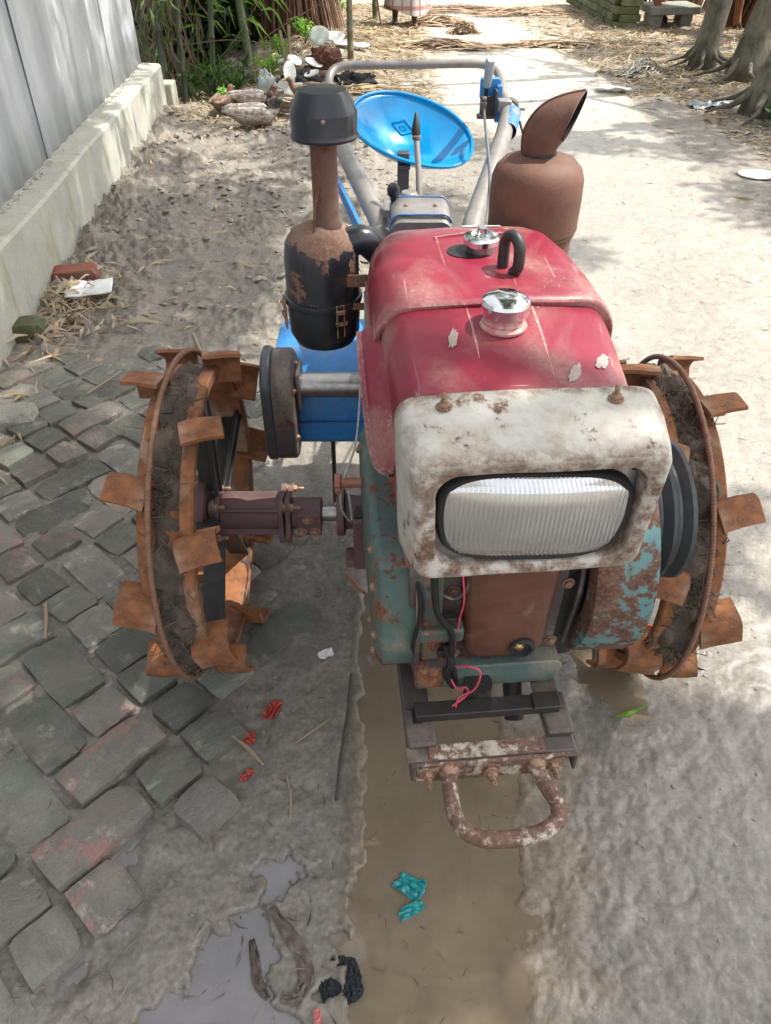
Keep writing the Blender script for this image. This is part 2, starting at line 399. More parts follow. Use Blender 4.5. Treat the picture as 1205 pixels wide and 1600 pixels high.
    col = mx(col, c3((.045, .04, .026))*(.7+.6*v2), np.maximum(ditch, ss(-1.0, -1.5, x)*ss(8, 9, y)))
    wet = .15*left + near*.62*(1+.8*nb) + .30*road*mud*ss(1.9, 1.1, y)*(1+nb)
    wet = np.maximum(wet, ss(.006, -.004, h-WATER)*1.0)
    shore = ss(.022, .0, h-WATER)*ss(2.2, 1.7, y)*(1-bk*.6)
    wet = np.maximum(wet, shore*.85)
    col = mx(col, c3((.215, .17, .115))*(.8+.4*v), pm)
    col = mx(col, c3((.17, .155, .14)), lm)
    brn = ss(.14, .0, np.abs(x-.36-fbm(x, y, 5, 3, 19)*.1))*ss(1.5, 1.2, y)*(1-pm)
    rtx = np.interp(y, [.2, .5, .75, .95, 1.2, 1.4], [.24, .27, .33, .30, .25, .1]); dd = x-rtx-fbm(x, y, 7, 4, 11)*.08; sk = ss(.17, -.03, dd)*ss(-.09, -.06, x)*ss(1.5, 1.3, y)
    col = mx(col, c3((.215, .17, .115))*(.85+.3*v2), sk*.8); wet = np.maximum(wet, np.maximum(brn*.45, sk*.8))
    col = col*(1-.32*shore[:, None]*(1-pm[:, None])*(1-lm[:, None]))
    edge = np.exp(-((x+.075)/.02)**2)*ss(1.5, 1.3, y)
    col = mx(col, c3((.10, .085, .065)), edge*.6)
    return h, np.clip(col, 0.01, 1), np.clip(wet, 0, 1)
def gz(x, y):
    h, c, w_ = ground(np.array([float(x)]), np.array([float(y)])); return float(h[0])
def gzs(xs, ys): return ground(np.asarray(xs, float), np.asarray(ys, float))[0]

def gridmesh(name, X, Y, mat, Zf=None):
    ny, nx = X.shape; h, col, wet = ground(X.ravel(), Y.ravel())
    if Zf is not None: h = Zf(X.ravel(), Y.ravel(), h)
    v = np.stack([X.ravel(), Y.ravel(), h], 1)
    i = np.arange(ny*nx).reshape(ny, nx)
    f = np.stack([i[:-1, :-1], i[:-1, 1:], i[1:, 1:], i[1:, :-1]], -1).reshape(-1, 4)
    me = bpy.data.meshes.new(name)
    me.vertices.add(len(v)); me.vertices.foreach_set('co', v.astype('f').ravel())
    me.loops.add(f.size); me.loops.foreach_set('vertex_index', f.astype('i').ravel())
    me.polygons.add(len(f)); me.polygons.foreach_set('loop_start', np.arange(0, f.size, 4, dtype='i'))
    me.update(calc_edges=True); me.shade_smooth()
    a = me.color_attributes.new('soil', 'FLOAT_COLOR', 'POINT')
    a.data.foreach_set('color', np.concatenate([col, wet[:, None]], 1).astype('f').ravel())
    me.materials.append(mat); me.validate()
    return me
def groundmat():
    m, t, b = newmat('soil_and_concrete'); L = t.links.new
    a = N(t, 'ShaderNodeVertexColor'); a.layer_name = 'soil'
    g = N(t, 'ShaderNodeNewGeometry').outputs['Position']
    n1 = noi(t, 90, 6, .7, g); n2 = noi(t, 420, 4, .7, g); n3 = noi(t, 25, 6, .65, g, .6)
    c = mixc(t, ramp(t, n1, .25, .75, 0, .75), a.outputs[0], (.0, .0, .0), 'MIX')
    hs = N(t, 'ShaderNodeHueSaturation'); L(a.outputs[0], hs.inputs['Color']); L(math_(t, 'MULTIPLY', ramp(t, n1, .3, .7, .78, 1.2), ramp(t, n3, .3, .7, .88, 1.12)), hs.inputs['Value'])
    sp = ramp(t, n2, .68, .75); c = mixc(t, math_(t, 'MULTIPLY', sp, .35), hs.outputs[0], (.5, .46, .40))
    sp2 = ramp(t, noi(t, 60, 3, .5, g), .70, .74); c = mixc(t, math_(t, 'MULTIPLY', sp2, .5), c, (.09, .075, .055))
    L(c, b.inputs['Base Color'])
    L(ramp(t, a.outputs[1], 0, 1, .88, .22), b.inputs['Roughness'])
    b.inputs['Specular IOR Level'].default_value = .5
    hh = math_(t, 'ADD', math_(t, 'MULTIPLY', n3, .5), math_(t, 'ADD', n1, math_(t, 'MULTIPLY', n2, .35)))
    bump(t, b, hh, .42, .0028)
    return m
M_ground = groundmat()
# fine sheet: rows and columns tighter near the camera
NY, NX = 720, 640
q = np.linspace(0, 1, NY); yy = -.55 + .75*np.exp(q*np.log((13+.55)/.75))
hw = 1.0 + yy*.62
u = np.linspace(-1, 1, NX)
X = u[None, :]*hw[:, None]; X[:, 0] -= .3; X[:, -1] += .3
Y = np.repeat(yy[:, None], NX, 1)
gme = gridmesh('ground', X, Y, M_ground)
g_o = props(link(bpy.data.objects.new('ground', gme)), kind='structure', label='muddy ground and concrete lane')
# coarse land to the horizon round it
xs = np.concatenate([np.linspace(-120, -12, 14), np.linspace(-11, 11, 60), np.linspace(12, 120, 14)])
ys = np.concatenate([np.linspace(-60, -1, 14), np.linspace(0, 30, 70), np.linspace(34, 260, 20)])
X2, Y2 = np.meshgrid(xs, ys)
def lower(x, y, h):
    inside = (y > -.45) & (y < 12.8) & (np.abs(x) < .9+y*.62)
    return np.where(inside, -.95, h-.06*ss(16, 12, y))
lme = gridmesh('land', X2, Y2, M_ground, lower)
props(link(bpy.data.objects.new('land', lme)), kind='structure')

# water
def watermat(name, c, rough=.04, ior=1.33, alpha=.86):
    m, t, b = newmat(name); L = t.links.new
    g = N(t, 'ShaderNodeNewGeometry').outputs['Position']
    n = noi(t, 6, 5, .6, g, .4); n2 = noi(t, 30, 4, .6, g)
    L(mixc(t, ramp(t, math_(t, 'ADD', math_(t, 'MULTIPLY', n, .7), math_(t, 'MULTIPLY', n2, .3)), .3, .7), c, tuple(x*.72 for x in c)), b.inputs['Base Color'])
    b.inputs['Roughness'].default_value = rough; b.inputs['IOR'].default_value = ior; b.inputs['Alpha'].default_value = alpha
    bump(t, b, noi(t, 9, 2, .5, g), .03, .004)
    return m
mb = MB(); mb.add([(-.16, .1, WATER), (.62, .1, WATER), (.62, 1.6, WATER), (-.16, 1.6, WATER)], [(0, 1, 2, 3)])
props(part('puddle', mb, watermat('brown_puddle_water', (.235, .185, .125), alpha=.78, ior=1.5)), kind='structure', label='long brown puddle under the front handle')
mb = MB(); mb.add([(-.60, .2, WATER+.001), (-.13, .2, WATER+.001), (-.13, .8, WATER+.001), (-.60, .8, WATER+.001)], [(0, 1, 2, 3)])
props(part('puddle', mb, watermat('sky_grey_puddle_water', (.235, .22, .215), .015, 1.6, .80)), kind='structure', label='shallow puddle in the mud, tinted grey like the sky it mirrors')  # grey base colour paints in the sky this puddle mirrors

# ================================================================== BRICK PAVING
def brickmat(name, base, pink, pale, pk=.5):
    m, t, b = newmat(name); L = t.links.new
    oi = N(t, 'ShaderNodeObjectInfo'); ad = N(t, 'ShaderNodeVectorMath', operation='ADD')
    sc3 = N(t, 'ShaderNodeVectorMath', operation='SCALE'); sc3.inputs[3].default_value = 1
    cb = N(t, 'ShaderNodeCombineXYZ'); r_ = math_(t, 'MULTIPLY', oi.outputs['Random'], 37)
    L(r_, cb.inputs[0]); L(r_, cb.inputs[1]); L(tc(t), ad.inputs[0]); L(cb.outputs[0], ad.inputs[1]); co = ad.outputs[0]
    n1 = noi(t, 11, 6, .62, co, .4); n2 = noi(t, 14, 7, .72, co, .15); n3 = noi(t, 140, 4, .7, co)
    c = mixc(t, ramp(t, n1, .3, .7), base, tuple(x*.66 for x in base))
    c = mixc(t, ramp(t, n2, .72-pk*.3, .76-pk*.3), c, pink)
    c = mixc(t, ramp(t, noi(t, 10, 8, .75, co, .2), .54, .66), c, pale)
    c = mixc(t, ramp(t, n3, .3, .7, 0, .4), c, tuple(x*.5 for x in base))
    c = mixc(t, ramp(t, noi(t, 7, 5, .6, co), .5, .65, 0, .7), c, (.17, .15, .12))
    hs = N(t, 'ShaderNodeHueSaturation'); L(ramp(t, oi.outputs['Random'], 0, 1, .9, 1.55), hs.inputs['Value']); L(c, hs.inputs['Color'])
    L(hs.outputs[0], b.inputs['Base Color']); b.inputs['Roughness'].default_value = .82
    bump(t, b, math_(t, 'ADD', math_(t, 'MULTIPLY', n2, 3.0), n3), .9, .006)
    return m
BM = [brickmat('mossy_grey_brick', (.185, .192, .152), (.24, .16, .13), (.33, .31, .26), .12),
      brickmat('pinkish_worn_brick', (.21, .19, .16), (.31, .16, .135), (.40, .33, .28), .55),
      brickmat('pale_worn_brick', (.28, .265, .225), (.31, .18, .15), (.45, .41, .35), .2),
      brickmat('dark_green_brick', (.145, .148, .118), (.20, .13, .10), (.27, .26, .2), .05)]
def brickmesh(k, Lx=.232, Wy=.112, T=.05):
    nx, ny = 7, 4; v = []; f = []
    rnd = random.Random(k)
    cor = [rnd.choice((.001, .003, .005, .012)) for _ in range(4)]
    def z(x, y): return mnoise.noise(Vector((x*16+k*5, y*16, k*2)))*.0045
    for j in range(ny):
        for i in range(nx):
            a = i/(nx-1)*2-1; b_ = j/(ny-1)*2-1
            x, y = a*Lx/2, b_*Wy/2
            if abs(a) > .99 and abs(b_) > .99:
                q_ = cor[(a > 0)+2*(b_ > 0)]; x -= q_*a; y -= q_*.8*b_
            x += mnoise.noise(Vector((k*3, y*40, 1)))*.004*(abs(a) > .99); y += mnoise.noise(Vector((k*3+9, x*40, 1)))*.005*(abs(b_) > .99)
            ed = max(abs(a), abs(b_)) > .99
            v.append((x, y, z(x, y)-(.006 if ed else 0)-(.004 if (abs(a) > .99 and abs(b_) > .99) else 0)))
    for j in range(ny-1):
        for i in range(nx-1):
            p = j*nx+i; f.append((p, p+1, p+nx+1, p+nx))
    ring = [i for i in range(nx)] + [j*nx+nx-1 for j in range(1, ny)] + [(ny-1)*nx+i for i in range(nx-2, -1, -1)] + [j*nx for j in range(ny-2, 0, -1)]
    b0 = len(v); v += [(v[i][0]*1.01, v[i][1]*1.02, -T) for i in ring]
    for i in range(len(ring)):
        j = (i+1) % len(ring); f.append((ring[j], ring[i], b0+i, b0+j))
    m = MB(); m.add(v, f); return m
brick_meshes = [brickmesh(k).mesh('brick', None, 60) for k in range(8)]
for mz in brick_meshes: mz.materials.append(BM[0])
pav = bpy.data.objects.new('brick_paving', None); link(pav, None, Tr(-.8, 1.5, 0)); props(pav, kind='structure', label='sunken brick paving beside the lane')
rb = random.Random(12); U = .122
ca, sa = math.cos(R(49)), math.sin(R(49)); c0 = Vector((-.57, .60))
for i in range(-22, 23):
    for j in range(-22, 23):
        d = (i-j) % 4
        if d == 0: cx, cy, ang = i+.5, j+0.0, 0
        elif d == 3: cx, cy, ang = i+0.0, j+.5, 90
        else: continue
        lx, ly = (cx-.5)*U, cy*U
        x = c0.x + lx*ca-ly*sa; y = c0.y + lx*sa+ly*ca
        x += rb.uniform(-.007, .007); y += rb.uniform(-.007, .007)
        lim = float(brick_xmax(y))
        if y < -.1 or y > 2.83 or x < -1.62 or x > lim-.06 or x < -.75-.60*(y+.8): continue
        if x > lim-.14 and rb.random() < .25: continue
        big = rb.random()
        z = .0095 + rb.uniform(-.005, .008) + (.010 if y < 1.15 and x > -.75 else 0) + .010*mnoise.noise(Vector((x*3, y*3, 0)))
        if x > -.52+.05*y and y > 1.1: z -= rb.uniform(.0, .010)
        A_ = R(49+ang); pieces = [(0, 1)] if rb.random() < .52 else [(-.0605, .5), (.0605, .5)]
        for off, ls in pieces:
            me = rb.choice(brick_meshes); dz = rb.uniform(-.004, .004) if ls < 1 else 0
            o = bpy.data.objects.new('brick', me)
            link(o, pav, Tr(x+off*math.cos(A_), y+off*math.sin(A_), z+dz) @ Rot(49+ang+rb.uniform(-5, 5), 'Z') @ Rot(rb.uniform(-3.2, 3.2), 'X') @ Rot(rb.uniform(-2.2, 2.2), 'Y') @ Matrix.Diagonal((rb.uniform(.9, 1.0)*ls*(1 if ls == 1 else .97), rb.uniform(.92, 1.03), 1, 1)))
            s_ = o.material_slots[0]; s_.link = 'OBJECT'
            s_.material = BM[rb.choices([0, 1, 2, 3], [5, 3.4, 2.8, 1.6])[0]]

# ================================================================== TIN SHEET WALL ON ITS PLINTH
def plinthmat():
    m, t, b = newmat('lime_washed_plinth'); L = t.links.new
    n1 = noi(t, 3, 7, .65); n2 = noi(t, 9, 6, .65, None, .5, (1, 1, .35)); n3 = noi(t, 70, 4, .7)
    c = mixc(t, ramp(t, n1, .3, .7), (.47, .46, .40), (.36, .355, .30))
    c = mixc(t, ramp(t, n2, .54, .70, 0, .75), c, (.30, .28, .14))
    c = mixc(t, ramp(t, noi(t, 14, 6, .7, None, .8, (1, 1, .25)), .60, .72, 0, .7), c, (.17, .15, .09))
    c = mixc(t, ramp(t, n3, .3, .75, 0, .25), c, (.2, .19, .15))
    L(c, b.inputs['Base Color']); b.inputs['Roughness'].default_value = .85
    bump(t, b, math_(t, 'ADD', n3, math_(t, 'MULTIPLY', n2, 2)), .4, .005); return m
def tinmat():
    m, t, b = newmat('weathered_tin'); L = t.links.new
    n1 = noi(t, 5, 3, .5, None, .2, (1, 1, .05)); n2 = noi(t, 30, 5, .6, None, .2, (1, 1, .04)); n3 = noi(t, 60, 5, .7)
    oi = N(t, 'ShaderNodeObjectInfo')
    c = mixc(t, ramp(t, n1, .3, .7), (.56, .58, .60), (.38, .40, .42))
    c = mixc(t, ramp(t, n2, .50, .72, 0, .6), c, (.46, .47, .47))
    c = mixc(t, ramp(t, n3, .55, .8, 0, .3), c, (.2, .2, .2))
    L(c, b.inputs['Base Color']); b.inputs['Roughness'].default_value = .5; b.inputs['Metallic'].default_value = .35
    bump(t, b, n3, .1, .002); return m
M_tin = tinmat(); M_pl = plinthmat()
def wx(y): return -1.515-.054*(y-2.8)
WZ = .345
wall = thing('tin_wall', 'tall wall of grey tin sheets standing on a cream concrete plinth at the left', 'wall', (wx(3.5)-.2, 3.5, 0))
mb = MB(); loops = []
for y in np.linspace(.4, 6.72, 46):
    x = wx(y); n_ = lambda s: .006*mnoise.noise(Vector((y*2.2, s*3.1, 0)))
    zt = WZ+.004*math.sin(y*3)
    loops.append([(x+n_(1), y, -.3), (x+.004+n_(2), y, .1), (x+n_(3), y, zt-.012), (x-.014, y, zt+n_(4)*.6), (x-.14, y, zt+.006), (x-.30, y, zt+.004), (x-.36, y, -.3)])
mb.loft(loops); part('plinth', mb, M_pl, wall, ang=30)
mb = MB(); mb.box((wx(6.78)-.14, 6.81, .0), (.40, .16, .42)); part('plinth_step', mb, M_pl, wall, bevel=.012)
y0 = 6.70; k = 0
while y0 > .3:                               # each sheet of the wall, lapping the one before
    wid = .82; y1 = y0-wid; mb = MB(); n = 90; pts = []
    for i in range(n+1):
        y = y0-(y0-y1+.05)*i/n
        x = wx(y)-.145 - .004*(k % 2) + .0055*math.sin(y/.155*2*math.pi) + .004*mnoise.noise(Vector((y*2, 0, 3)))
        pts.append((x, y))
    zs = [WZ-.01, .6, 1.1, 1.7, 2.4, 3.2]; v = []; f = []
    for zz in zs:
        for (x, y) in pts: v.append((x+.012*mnoise.noise(Vector((y*1.5, zz*1.2, k)))*(zz-WZ), y, zz))
    for a in range(len(zs)-1):
        for i in range(n): p = a*(n+1)+i; f.append((p, p+n+1, p+n+2, p+1))
    mb.add(v, f); o = part('tin_sheet', mb, M_tin, wall, ang=0)
    sm = o.modifiers.new('solid', 'SOLIDIFY'); sm.thickness = .0012
    y0 = y1; k += 1
# crumbs of mortar along the foot of the tin sheets
mb = MB(); rr = random.Random(5)
for _ in range(420):
    y = rr.uniform(1.8, 6.6); s_ = rr.uniform(.003, .008); x = wx(y)-.13+abs(rr.gauss(0, .012))
    mb.lathe([(0, -.5*s_), (s_, 0), (s_*.5, s_*.6), (0, s_*.7)], 5, Tr(x, y, WZ+.005) @ Rot(rr.uniform(0, 360), 'Z') @ Matrix.Diagonal((1.6, 1, 1, 1)))
part('mortar_crumb', mb, M_pl, wall, kind='stuff')

# ================================================================== POWER TILLER
T = thing('power_tiller', 'old two wheeled power tiller with faded red hood, one wide headlight and rusty cage wheels', 'power tiller', (.15, 1.36, 0))
H = Tr(.195, .775, 0) @ Rot(5, 'Z')          # frame of the engine and hood: x right, y towards the seat
def rr(hw_, z0, z1, r, y, nc=7, ns=5, hb=None, rbot=None, sag=0, cx=0):
    """rounded rectangle in the xz plane; hb: half width at the bottom"""
    hb = hb if hb is not None else hw_; rb_ = rbot if rbot is not None else r; pts = []
    cs = [(hb-rb_, z0+rb_, rb_, -90), (hw_-r, z1-r, r, 0), (-hw_+r, z1-r, r, 90), (-hb+rb_, z0+rb_, rb_, 180)]
    for i in range(4):
        x, z, q_, a = cs[i]
        for k_ in range(nc+1):
            t_ = R(a+90*k_/nc); pts.append((x+q_*math.cos(t_), z+q_*math.sin(t_)))
        nx_, nz_, q2, a2 = cs[(i+1) % 4]; e = (nx_+q2*math.cos(R(a2)), nz_+q2*math.sin(R(a2))); s0 = pts[-1]
        for k_ in range(1, ns+1): pts.append((s0[0]+(e[0]-s0[0])*k_/(ns+1), s0[1]+(e[1]-s0[1])*k_/(ns+1)))
    out = []
    for (x, z) in pts:
        if sag and z > (z0+z1)/2: z += sag*(1-(x/hw_)**2)
        out.append((x+cx, y(x, z) if callable(y) else y, z))
    return out
def hex_bolt(r=.008, h=.007, shank=.012):
    m = MB(); m.lathe([(r, 0), (r, h*.8), (r*.85, h)], 6); m.lathe([(r*1.45, -.0015), (r*1.45, 0.0005)], 14)
    m.lathe([(r*.5, h), (r*.5, h+shank), (r*.35, h+shank+.002)], 8); return m
boltme = hex_bolt().mesh('bolt', M_bolt); boltshort = hex_bolt(.0075, .006, .0).mesh('bolt', M_bolt)
def bolt(M, parent, short=False, s=1, mat=None):
    o = bpy.data.objects.new('bolt', boltshort if short else boltme)
    link(o, parent, M @ Matrix.Scale(s, 4)); return o

# ---- engine block
mb = MB()
mb.loft([rr(.155, .40, .80, .015, y_) for y_ in (.12, .13, .60)], M=H)
eng = part('engine_block', mb, M_dark, T, bevel=.004)
# bottom pan, teal
mb = MB(); mb.loft([rr(.115, .385, .44, .02, y_, hb=.11) for y_ in (.075, .085, .60)], M=H @ Tr(.008, 0, 0)); part('crankcase_pan', mb, M_teal, eng, bevel=.003)
# left gear cover, teal, rounded
mb = MB(); prof = [(.10, .43), (.078, .47), (.07, .56), (.085, .655), (.12, .69), (.40, .69), (.50, .66), (.52, .56), (.44, .43), (.2, .405)]
sp = smoothpath([(0, a, b_) for a, b_ in prof]+[(0, .10, .43)], 4)[:-1]
L0 = [(-.225, p.y+(.3-p.y)*.07, p.z+(.56-p.z)*.07) for p in sp]; L1 = [(-.215, p.y, p.z) for p in sp]; L2 = [(-.150, p.y, p.z) for p in sp]
mb.loft([L0, L1, L2], M=H @ Tr(.02, 0, 0)); part('gear_cover', mb, M_teal, eng, bevel=.004)
mb = MB(); mb.loft([[(-.162, p.y, p.z) for p in sp], [(-.154, p.y*1.0, p.z) for p in sp]], M=H @ Tr(.02, .3, .56) @ Matrix.Diagonal((1, 1.05, 1.05, 1)) @ Tr(0, -.3, -.56)); part('gear_cover_gasket', mb, M_steel, eng)
for p in sp[1::5]:
    bolt(H @ Tr(-.205, .3+(p.y-.3)*.90, .56+(p.z-.56)*.86) @ Rot(-90, 'Y'), eng, True, .9)
# bracket arm on the front left
mb = MB(); mb.box((-.115, .085, .60), (.035, .03, .26)); mb.box((-.100, .075, .545), (.075, .04, .03)); mb.box((-.115, .075, .44), (.05, .045, .05)); mb.xf(H); part('engine_bracket', mb, paint('greasy_bracket', (.06, .09, .08), (.05, .065, .06), rust=.5, rs=9, rough=.5, dust=.4, seed=41, edge=.8), eng, bevel=.006)
mb = MB(); mb.tube(smoothpath([(-.118, .055, .70), (-.112, .045, .62), (-.085, .05, .56), (-.082, .052, .50), (-.07, .05, .43)]), .0055, 8); mb.xf(H); part('oily_hose', mb, M_rubber, eng)
# copper brown cover plate with a domed middle, sight glass
mb = MB(); mb.loft([rr(.108, .425, .72, .012, y_, hb=.098) for y_ in (.118, .108)], M=H @ Tr(.010, 0, 0)); cov = part('rear_cover_plate', mb, M_frame, eng, bevel=.002)
mb = MB(); mb.loft([rr(a, b_, .72, c_, y_, hb=a*.86) for a, b_, c_, y_ in ((.082, .45, .03, .108), (.078, .455, .03, .085), (.068, .465, .03, .076), (.03, .51, .02, .074))], M=H @ Tr(.014, 0, 0)); part('domed_cover', mb, M_cop, cov, ang=50)
for x_, z_ in ((-.075, .60), (-.07, .52), (.115, .60), (.105, .46), (.02, .437), (-.066, .442)):
    bolt(H @ Tr(x_, .106, z_) @ Rot(90, 'X'), cov, True)
mb = MB(); mb.lathe([(.0, 0), (.022, 0), (.022, .008), (.015, .010), (.014, .004), (0, .004)], 24, H @ Tr(.043, .076, .487) @ Rot(90, 'X')); part('oil_plug', mb, M_dark, cov)
mb = MB(); mb.lathe([(0, .001), (.011, 0), (.010, .004), (.004, .009), (0, .009)], 6, H @ Tr(.036, .072, .494) @ Rot(90, 'X')); part('brass_nut', mb, simple('brass', (.5, .34, .12), rough=.35, metal=.8), cov)
# loose wires
rw = random.Random(3)
for pts in ([(-.075, .07, .70), (-.07, .05, .64), (-.072, .06, .58), (-.078, .055, .52)],
            [(-.085, .055, .47), (-.06, .03, .50), (-.038, .022, .492), (-.045, .02, .45), (-.068, .025, .425), (-.074, .02, .40)],
            [(-.085, .055, .455), (-.072, .03, .44), (-.06, .022, .455), (-.055, .025, .43), (-.08, .02, .408)],
            [(-.01, .072, .665), (.012, .062, .69), (.035, .06, .72)], [(-.125, .06, .67), (-.122, .055, .71), (-.118, .06, .74)]):
    mb = MB(); mb.tube(smoothpath([H @ Vector(p) for p in pts], 6), .0016, 6); part('red_wire', mb, M_wire, eng)
for pts, r_, mt, nm in (([(-.098, .10, .72), (-.098, .098, .60), (-.096, .10, .46)], .0045, M_steel, 'push_rod'), ([(-.062, .095, .73), (-.055, .085, .68), (-.060, .085, .62), (-.085, .09, .60), (-.12, .085, .64)], .0035, M_steel, 'fuel_pipe'),
                        ([(-.14, .075, .66), (-.135, .06, .60), (-.145, .062, .52), (-.13, .075, .47)], .004, M_rubber, 'breather_hose'), ([(-.09, .062, .52), (-.082, .05, .49), (-.088, .048, .46), (-.075, .05, .425)], .007, M_rubber, 'wire_bundle'), ([(.125, .11, .72), (.135, .10, .60), (.128, .11, .45)], .004, M_frame, 'push_rod')):
    mb = MB(); mb.tube([H @ p for p in smoothpath(pts, 5)], r_, 8); part(nm, mb, mt, eng)
mb = MB(); mb.loft([rr(.020, .60, .70, .006, y_) for y_ in (.10, .072)], M=H @ Tr(-.132, 0, 0)); mb.lathe([(0, 0), (.012, 0), (.012, .02), (.007, .024), (.007, .034), (0, .034)], 6, H @ Tr(-.132, .085, .70)); part('injection_pump', mb, M_frame, eng, bevel=.002)
mb = MB(); mb.box((-.088, .068, .575), (.03, .012, .012)); mb.box((-.088, .068, .495), (.03, .012, .012)); mb.xf(H); part('hose_clip', mb, M_dark, eng, bevel=.001, kind='stuff')
# ---- flywheel and pulley on the right side
AX = H @ Tr(0, .275, .565)
mb = MB(); pr_ = [(.0, .05), (.055, .05), (.055, .02), (.165, .03), (.168, .0), (.185, -.004), (.214, -.002), (.218, .006), (.219, .030), (.221, .085), (.219, .095), (.21, .10), (.185, .10), (.18, .09), (.175, .05), (.05, .05)]
mb.lathe([(r_, z_) for r_, z_ in pr_], 72, AX @ Tr(.150, 0, 0) @ Rot(90, 'Y')); fl = part('flywheel', mb, M_tealr, T, ang=30)
mb = MB()
for k_ in range(5):
    a_ = k_*72+20; mb.tube([(0, .05*math.cos(R(a_)), .05*math.sin(R(a_))), (0, .18*math.cos(R(a_)), .18*math.sin(R(a_)))], [.02, .015], 10, flat=.6)
mb.xf(AX @ Tr(.165, 0, 0)); part('flywheel_spoke', mb, M_dark, fl)
mb = MB(); pr_ = [(.0, 0), (.06, 0), (.10, .002), (.128, .004), (.130, .010), (.112, .022), (.112, .026), (.128, .038), (.130, .043), (.112, .055), (.112, .060), (.127, .071), (.128, .078), (.10, .080), (.09, .06), (.04, .06), (0, .062)]
mb.lathe(pr_, 64, AX @ Tr(.262, .0, .04) @ Rot(90, 'Y')); part('belt_pulley', mb, M_pul, fl, ang=30)
mb = MB(); mb.cyl(AX @ Vector((.2, 0, 0.02)), AX @ Vector((.3, 0, .02)), .022, 16); part('crank_shaft', mb, M_steel, fl)
mb = MB(); mb.tube(smoothpath([(.44, 1.25, .62), (.45, 1.17, .45), (.46, 1.12, .30), (.455, 1.09, .22)]), .011, 10); mb.tube(smoothpath([(.42, 1.20, .50), (.40, 1.15, .36), (.44, 1.1, .30), (.47, 1.1, .33)]), .006, 8); part('stand_rod', mb, M_steel, T)

# ---- red hood, two pressings
def zt(y): return .962+.042*math.sin(min(max((y-.1)/.55, 0), 1)*math.pi*.62)
def hoodloop(y, hw_, dz=0, bot=.79, rad=.055, sag=.007, hb=None): return rr(hw_, bot, zt(y)+dz-sag, rad, y, 9, 8, hb=hb or hw_+.006, rbot=.012, sag=sag)
mb = MB(); lp = []
for y_, hw_, dz, bt in ((.100, .158, -.016, .775), (.108, .160, -.008, .775), (.13, .163, -.002, .775), (.18, .167, 0, .78), (.25, .171, .001, .79), (.325, .174, .002, .80), (.335, .174, 0, .80), (.336, .165, -.012, .80)):
    lp.append(hoodloop(y_, hw_+.002, dz, bt, .042))
mb.loft(lp); mb.wobble(.0034, 8, 2); mb.xf(H); h1 = part('front_hood', mb, M_red, T, ang=50)
mb = MB(); lp = []
for y_, hw_, dz in ((.316, .172, -.004), (.312, .187, .008), (.315, .1885, .012), (.33, .188, .0125), (.42, .186, .010), (.52, .180, .006), (.60, .172, .002), (.645, .163, -.006), (.668, .155, -.022), (.672, .14, -.05)):
    # the front left corner of this pressing gapes away from the tank
    l_ = hoodloop(y_, hw_, dz, .82, .055); lp.append(l_)
mb.loft(lp); mb.wobble(.003, 8, 5); mb.xf(H); h2 = part('rear_hood', mb, M_red, T, ang=50)
# dark sheet standing in for the shade inside the gap under the edge
mb = MB(); mb.loft([rr(.180, .80, zt(.325)-.004, .055, y_, 9, 8) for y_ in (.322, .31)], M=H); part('hood_gap_shade', mb, M_dark, h2)
# raised rib round the filler plates
def rib(path, r=.0028, mat=None, par=None):
    mb = MB(); mb.tube([H @ Vector(p) for p in path], r, 6); return part('pressed_rib', mb, mat or M_white, par, ang=60)
rp = smoothpath([(-.046, .318, zt(.318)+.008), (-.046, .24, zt(.24)+.0095), (-.048, .145, zt(.145)+.006), (-.04, .132, zt(.132)+.004), (0, .129, zt(.129)+.006), (.04, .130, zt(.130)+.004), (.048, .143, zt(.145)+.006), (.052, .24, zt(.24)+.0085), (.054, .318, zt(.318)+.008)], 4)
M_redw = paint('worn_red_edge', (.46, .10, .11), (.50, .36, .31), rust=.3, rs=25, rough=.55, dust=.6, b=.4, seed=21, rustc=(.45, .38, .33), rustd=(.34, .24, .2))
rib([(p[0], p[1], p[2]-.009) for p in rp], .0026, M_redw, h1)
rib([(-.063, .35, zt(.35)+.0065), (-.062, .45, zt(.45)+.0065), (-.060, .56, zt(.56)+.004)], .0028, M_red, h2)
rib([(-.063, .56, zt(.56)+.0035), (0, .575, zt(.575)+.005), (.06, .57, zt(.57)+.004)], .0022, M_red, h2)
rib([(-.062, .345, zt(.345)+.007), (0, .345, zt(.345)+.008), (.05, .345, zt(.345)+.007)], .0018, M_red, h2)
# rubbed through patches and a label scrap
def patch(x, y, a, b_, rot, mat, name='paint_scrape', off=.0016, parent=None, seed=0):
    mb = MB(); v = [(0, 0, 0)]; n = 44; rg = random.Random(seed)
    for k_ in range(n): t_ = 2*math.pi*k_/n; q_ = 1+.35*mnoise.noise(Vector((math.cos(t_)*2, math.sin(t_)*2, seed*3)))+rg.uniform(-.13, .13); v.append((a*q_*math.cos(t_), b_*q_*math.sin(t_), 0))
    Mr = Rot(rot, 'Z'); out = []
    for p in v:
        p = Mr @ Vector(p); X_, Y_ = x+p.x, y+p.y
        out.append(H @ Vector((X_, Y_, surf(X_, Y_)+off)))
    mb.add(out, [(0, k_+1, (k_+1) % n+1) for k_ in range(n)]); return part(name, mb, mat, parent, ang=0)
def hood_surface():
    import bpy as _b
    from mathutils.bvhtree import BVHTree
    ts = []
    for o in (h1, h2):
        vs = [WM[o.name] @ v.co for v in o.data.vertices]; ts.append(BVHTree.FromPolygons(vs, [tuple(p.vertices) for p in o.data.polygons]))
    return ts
TS = hood_surface()
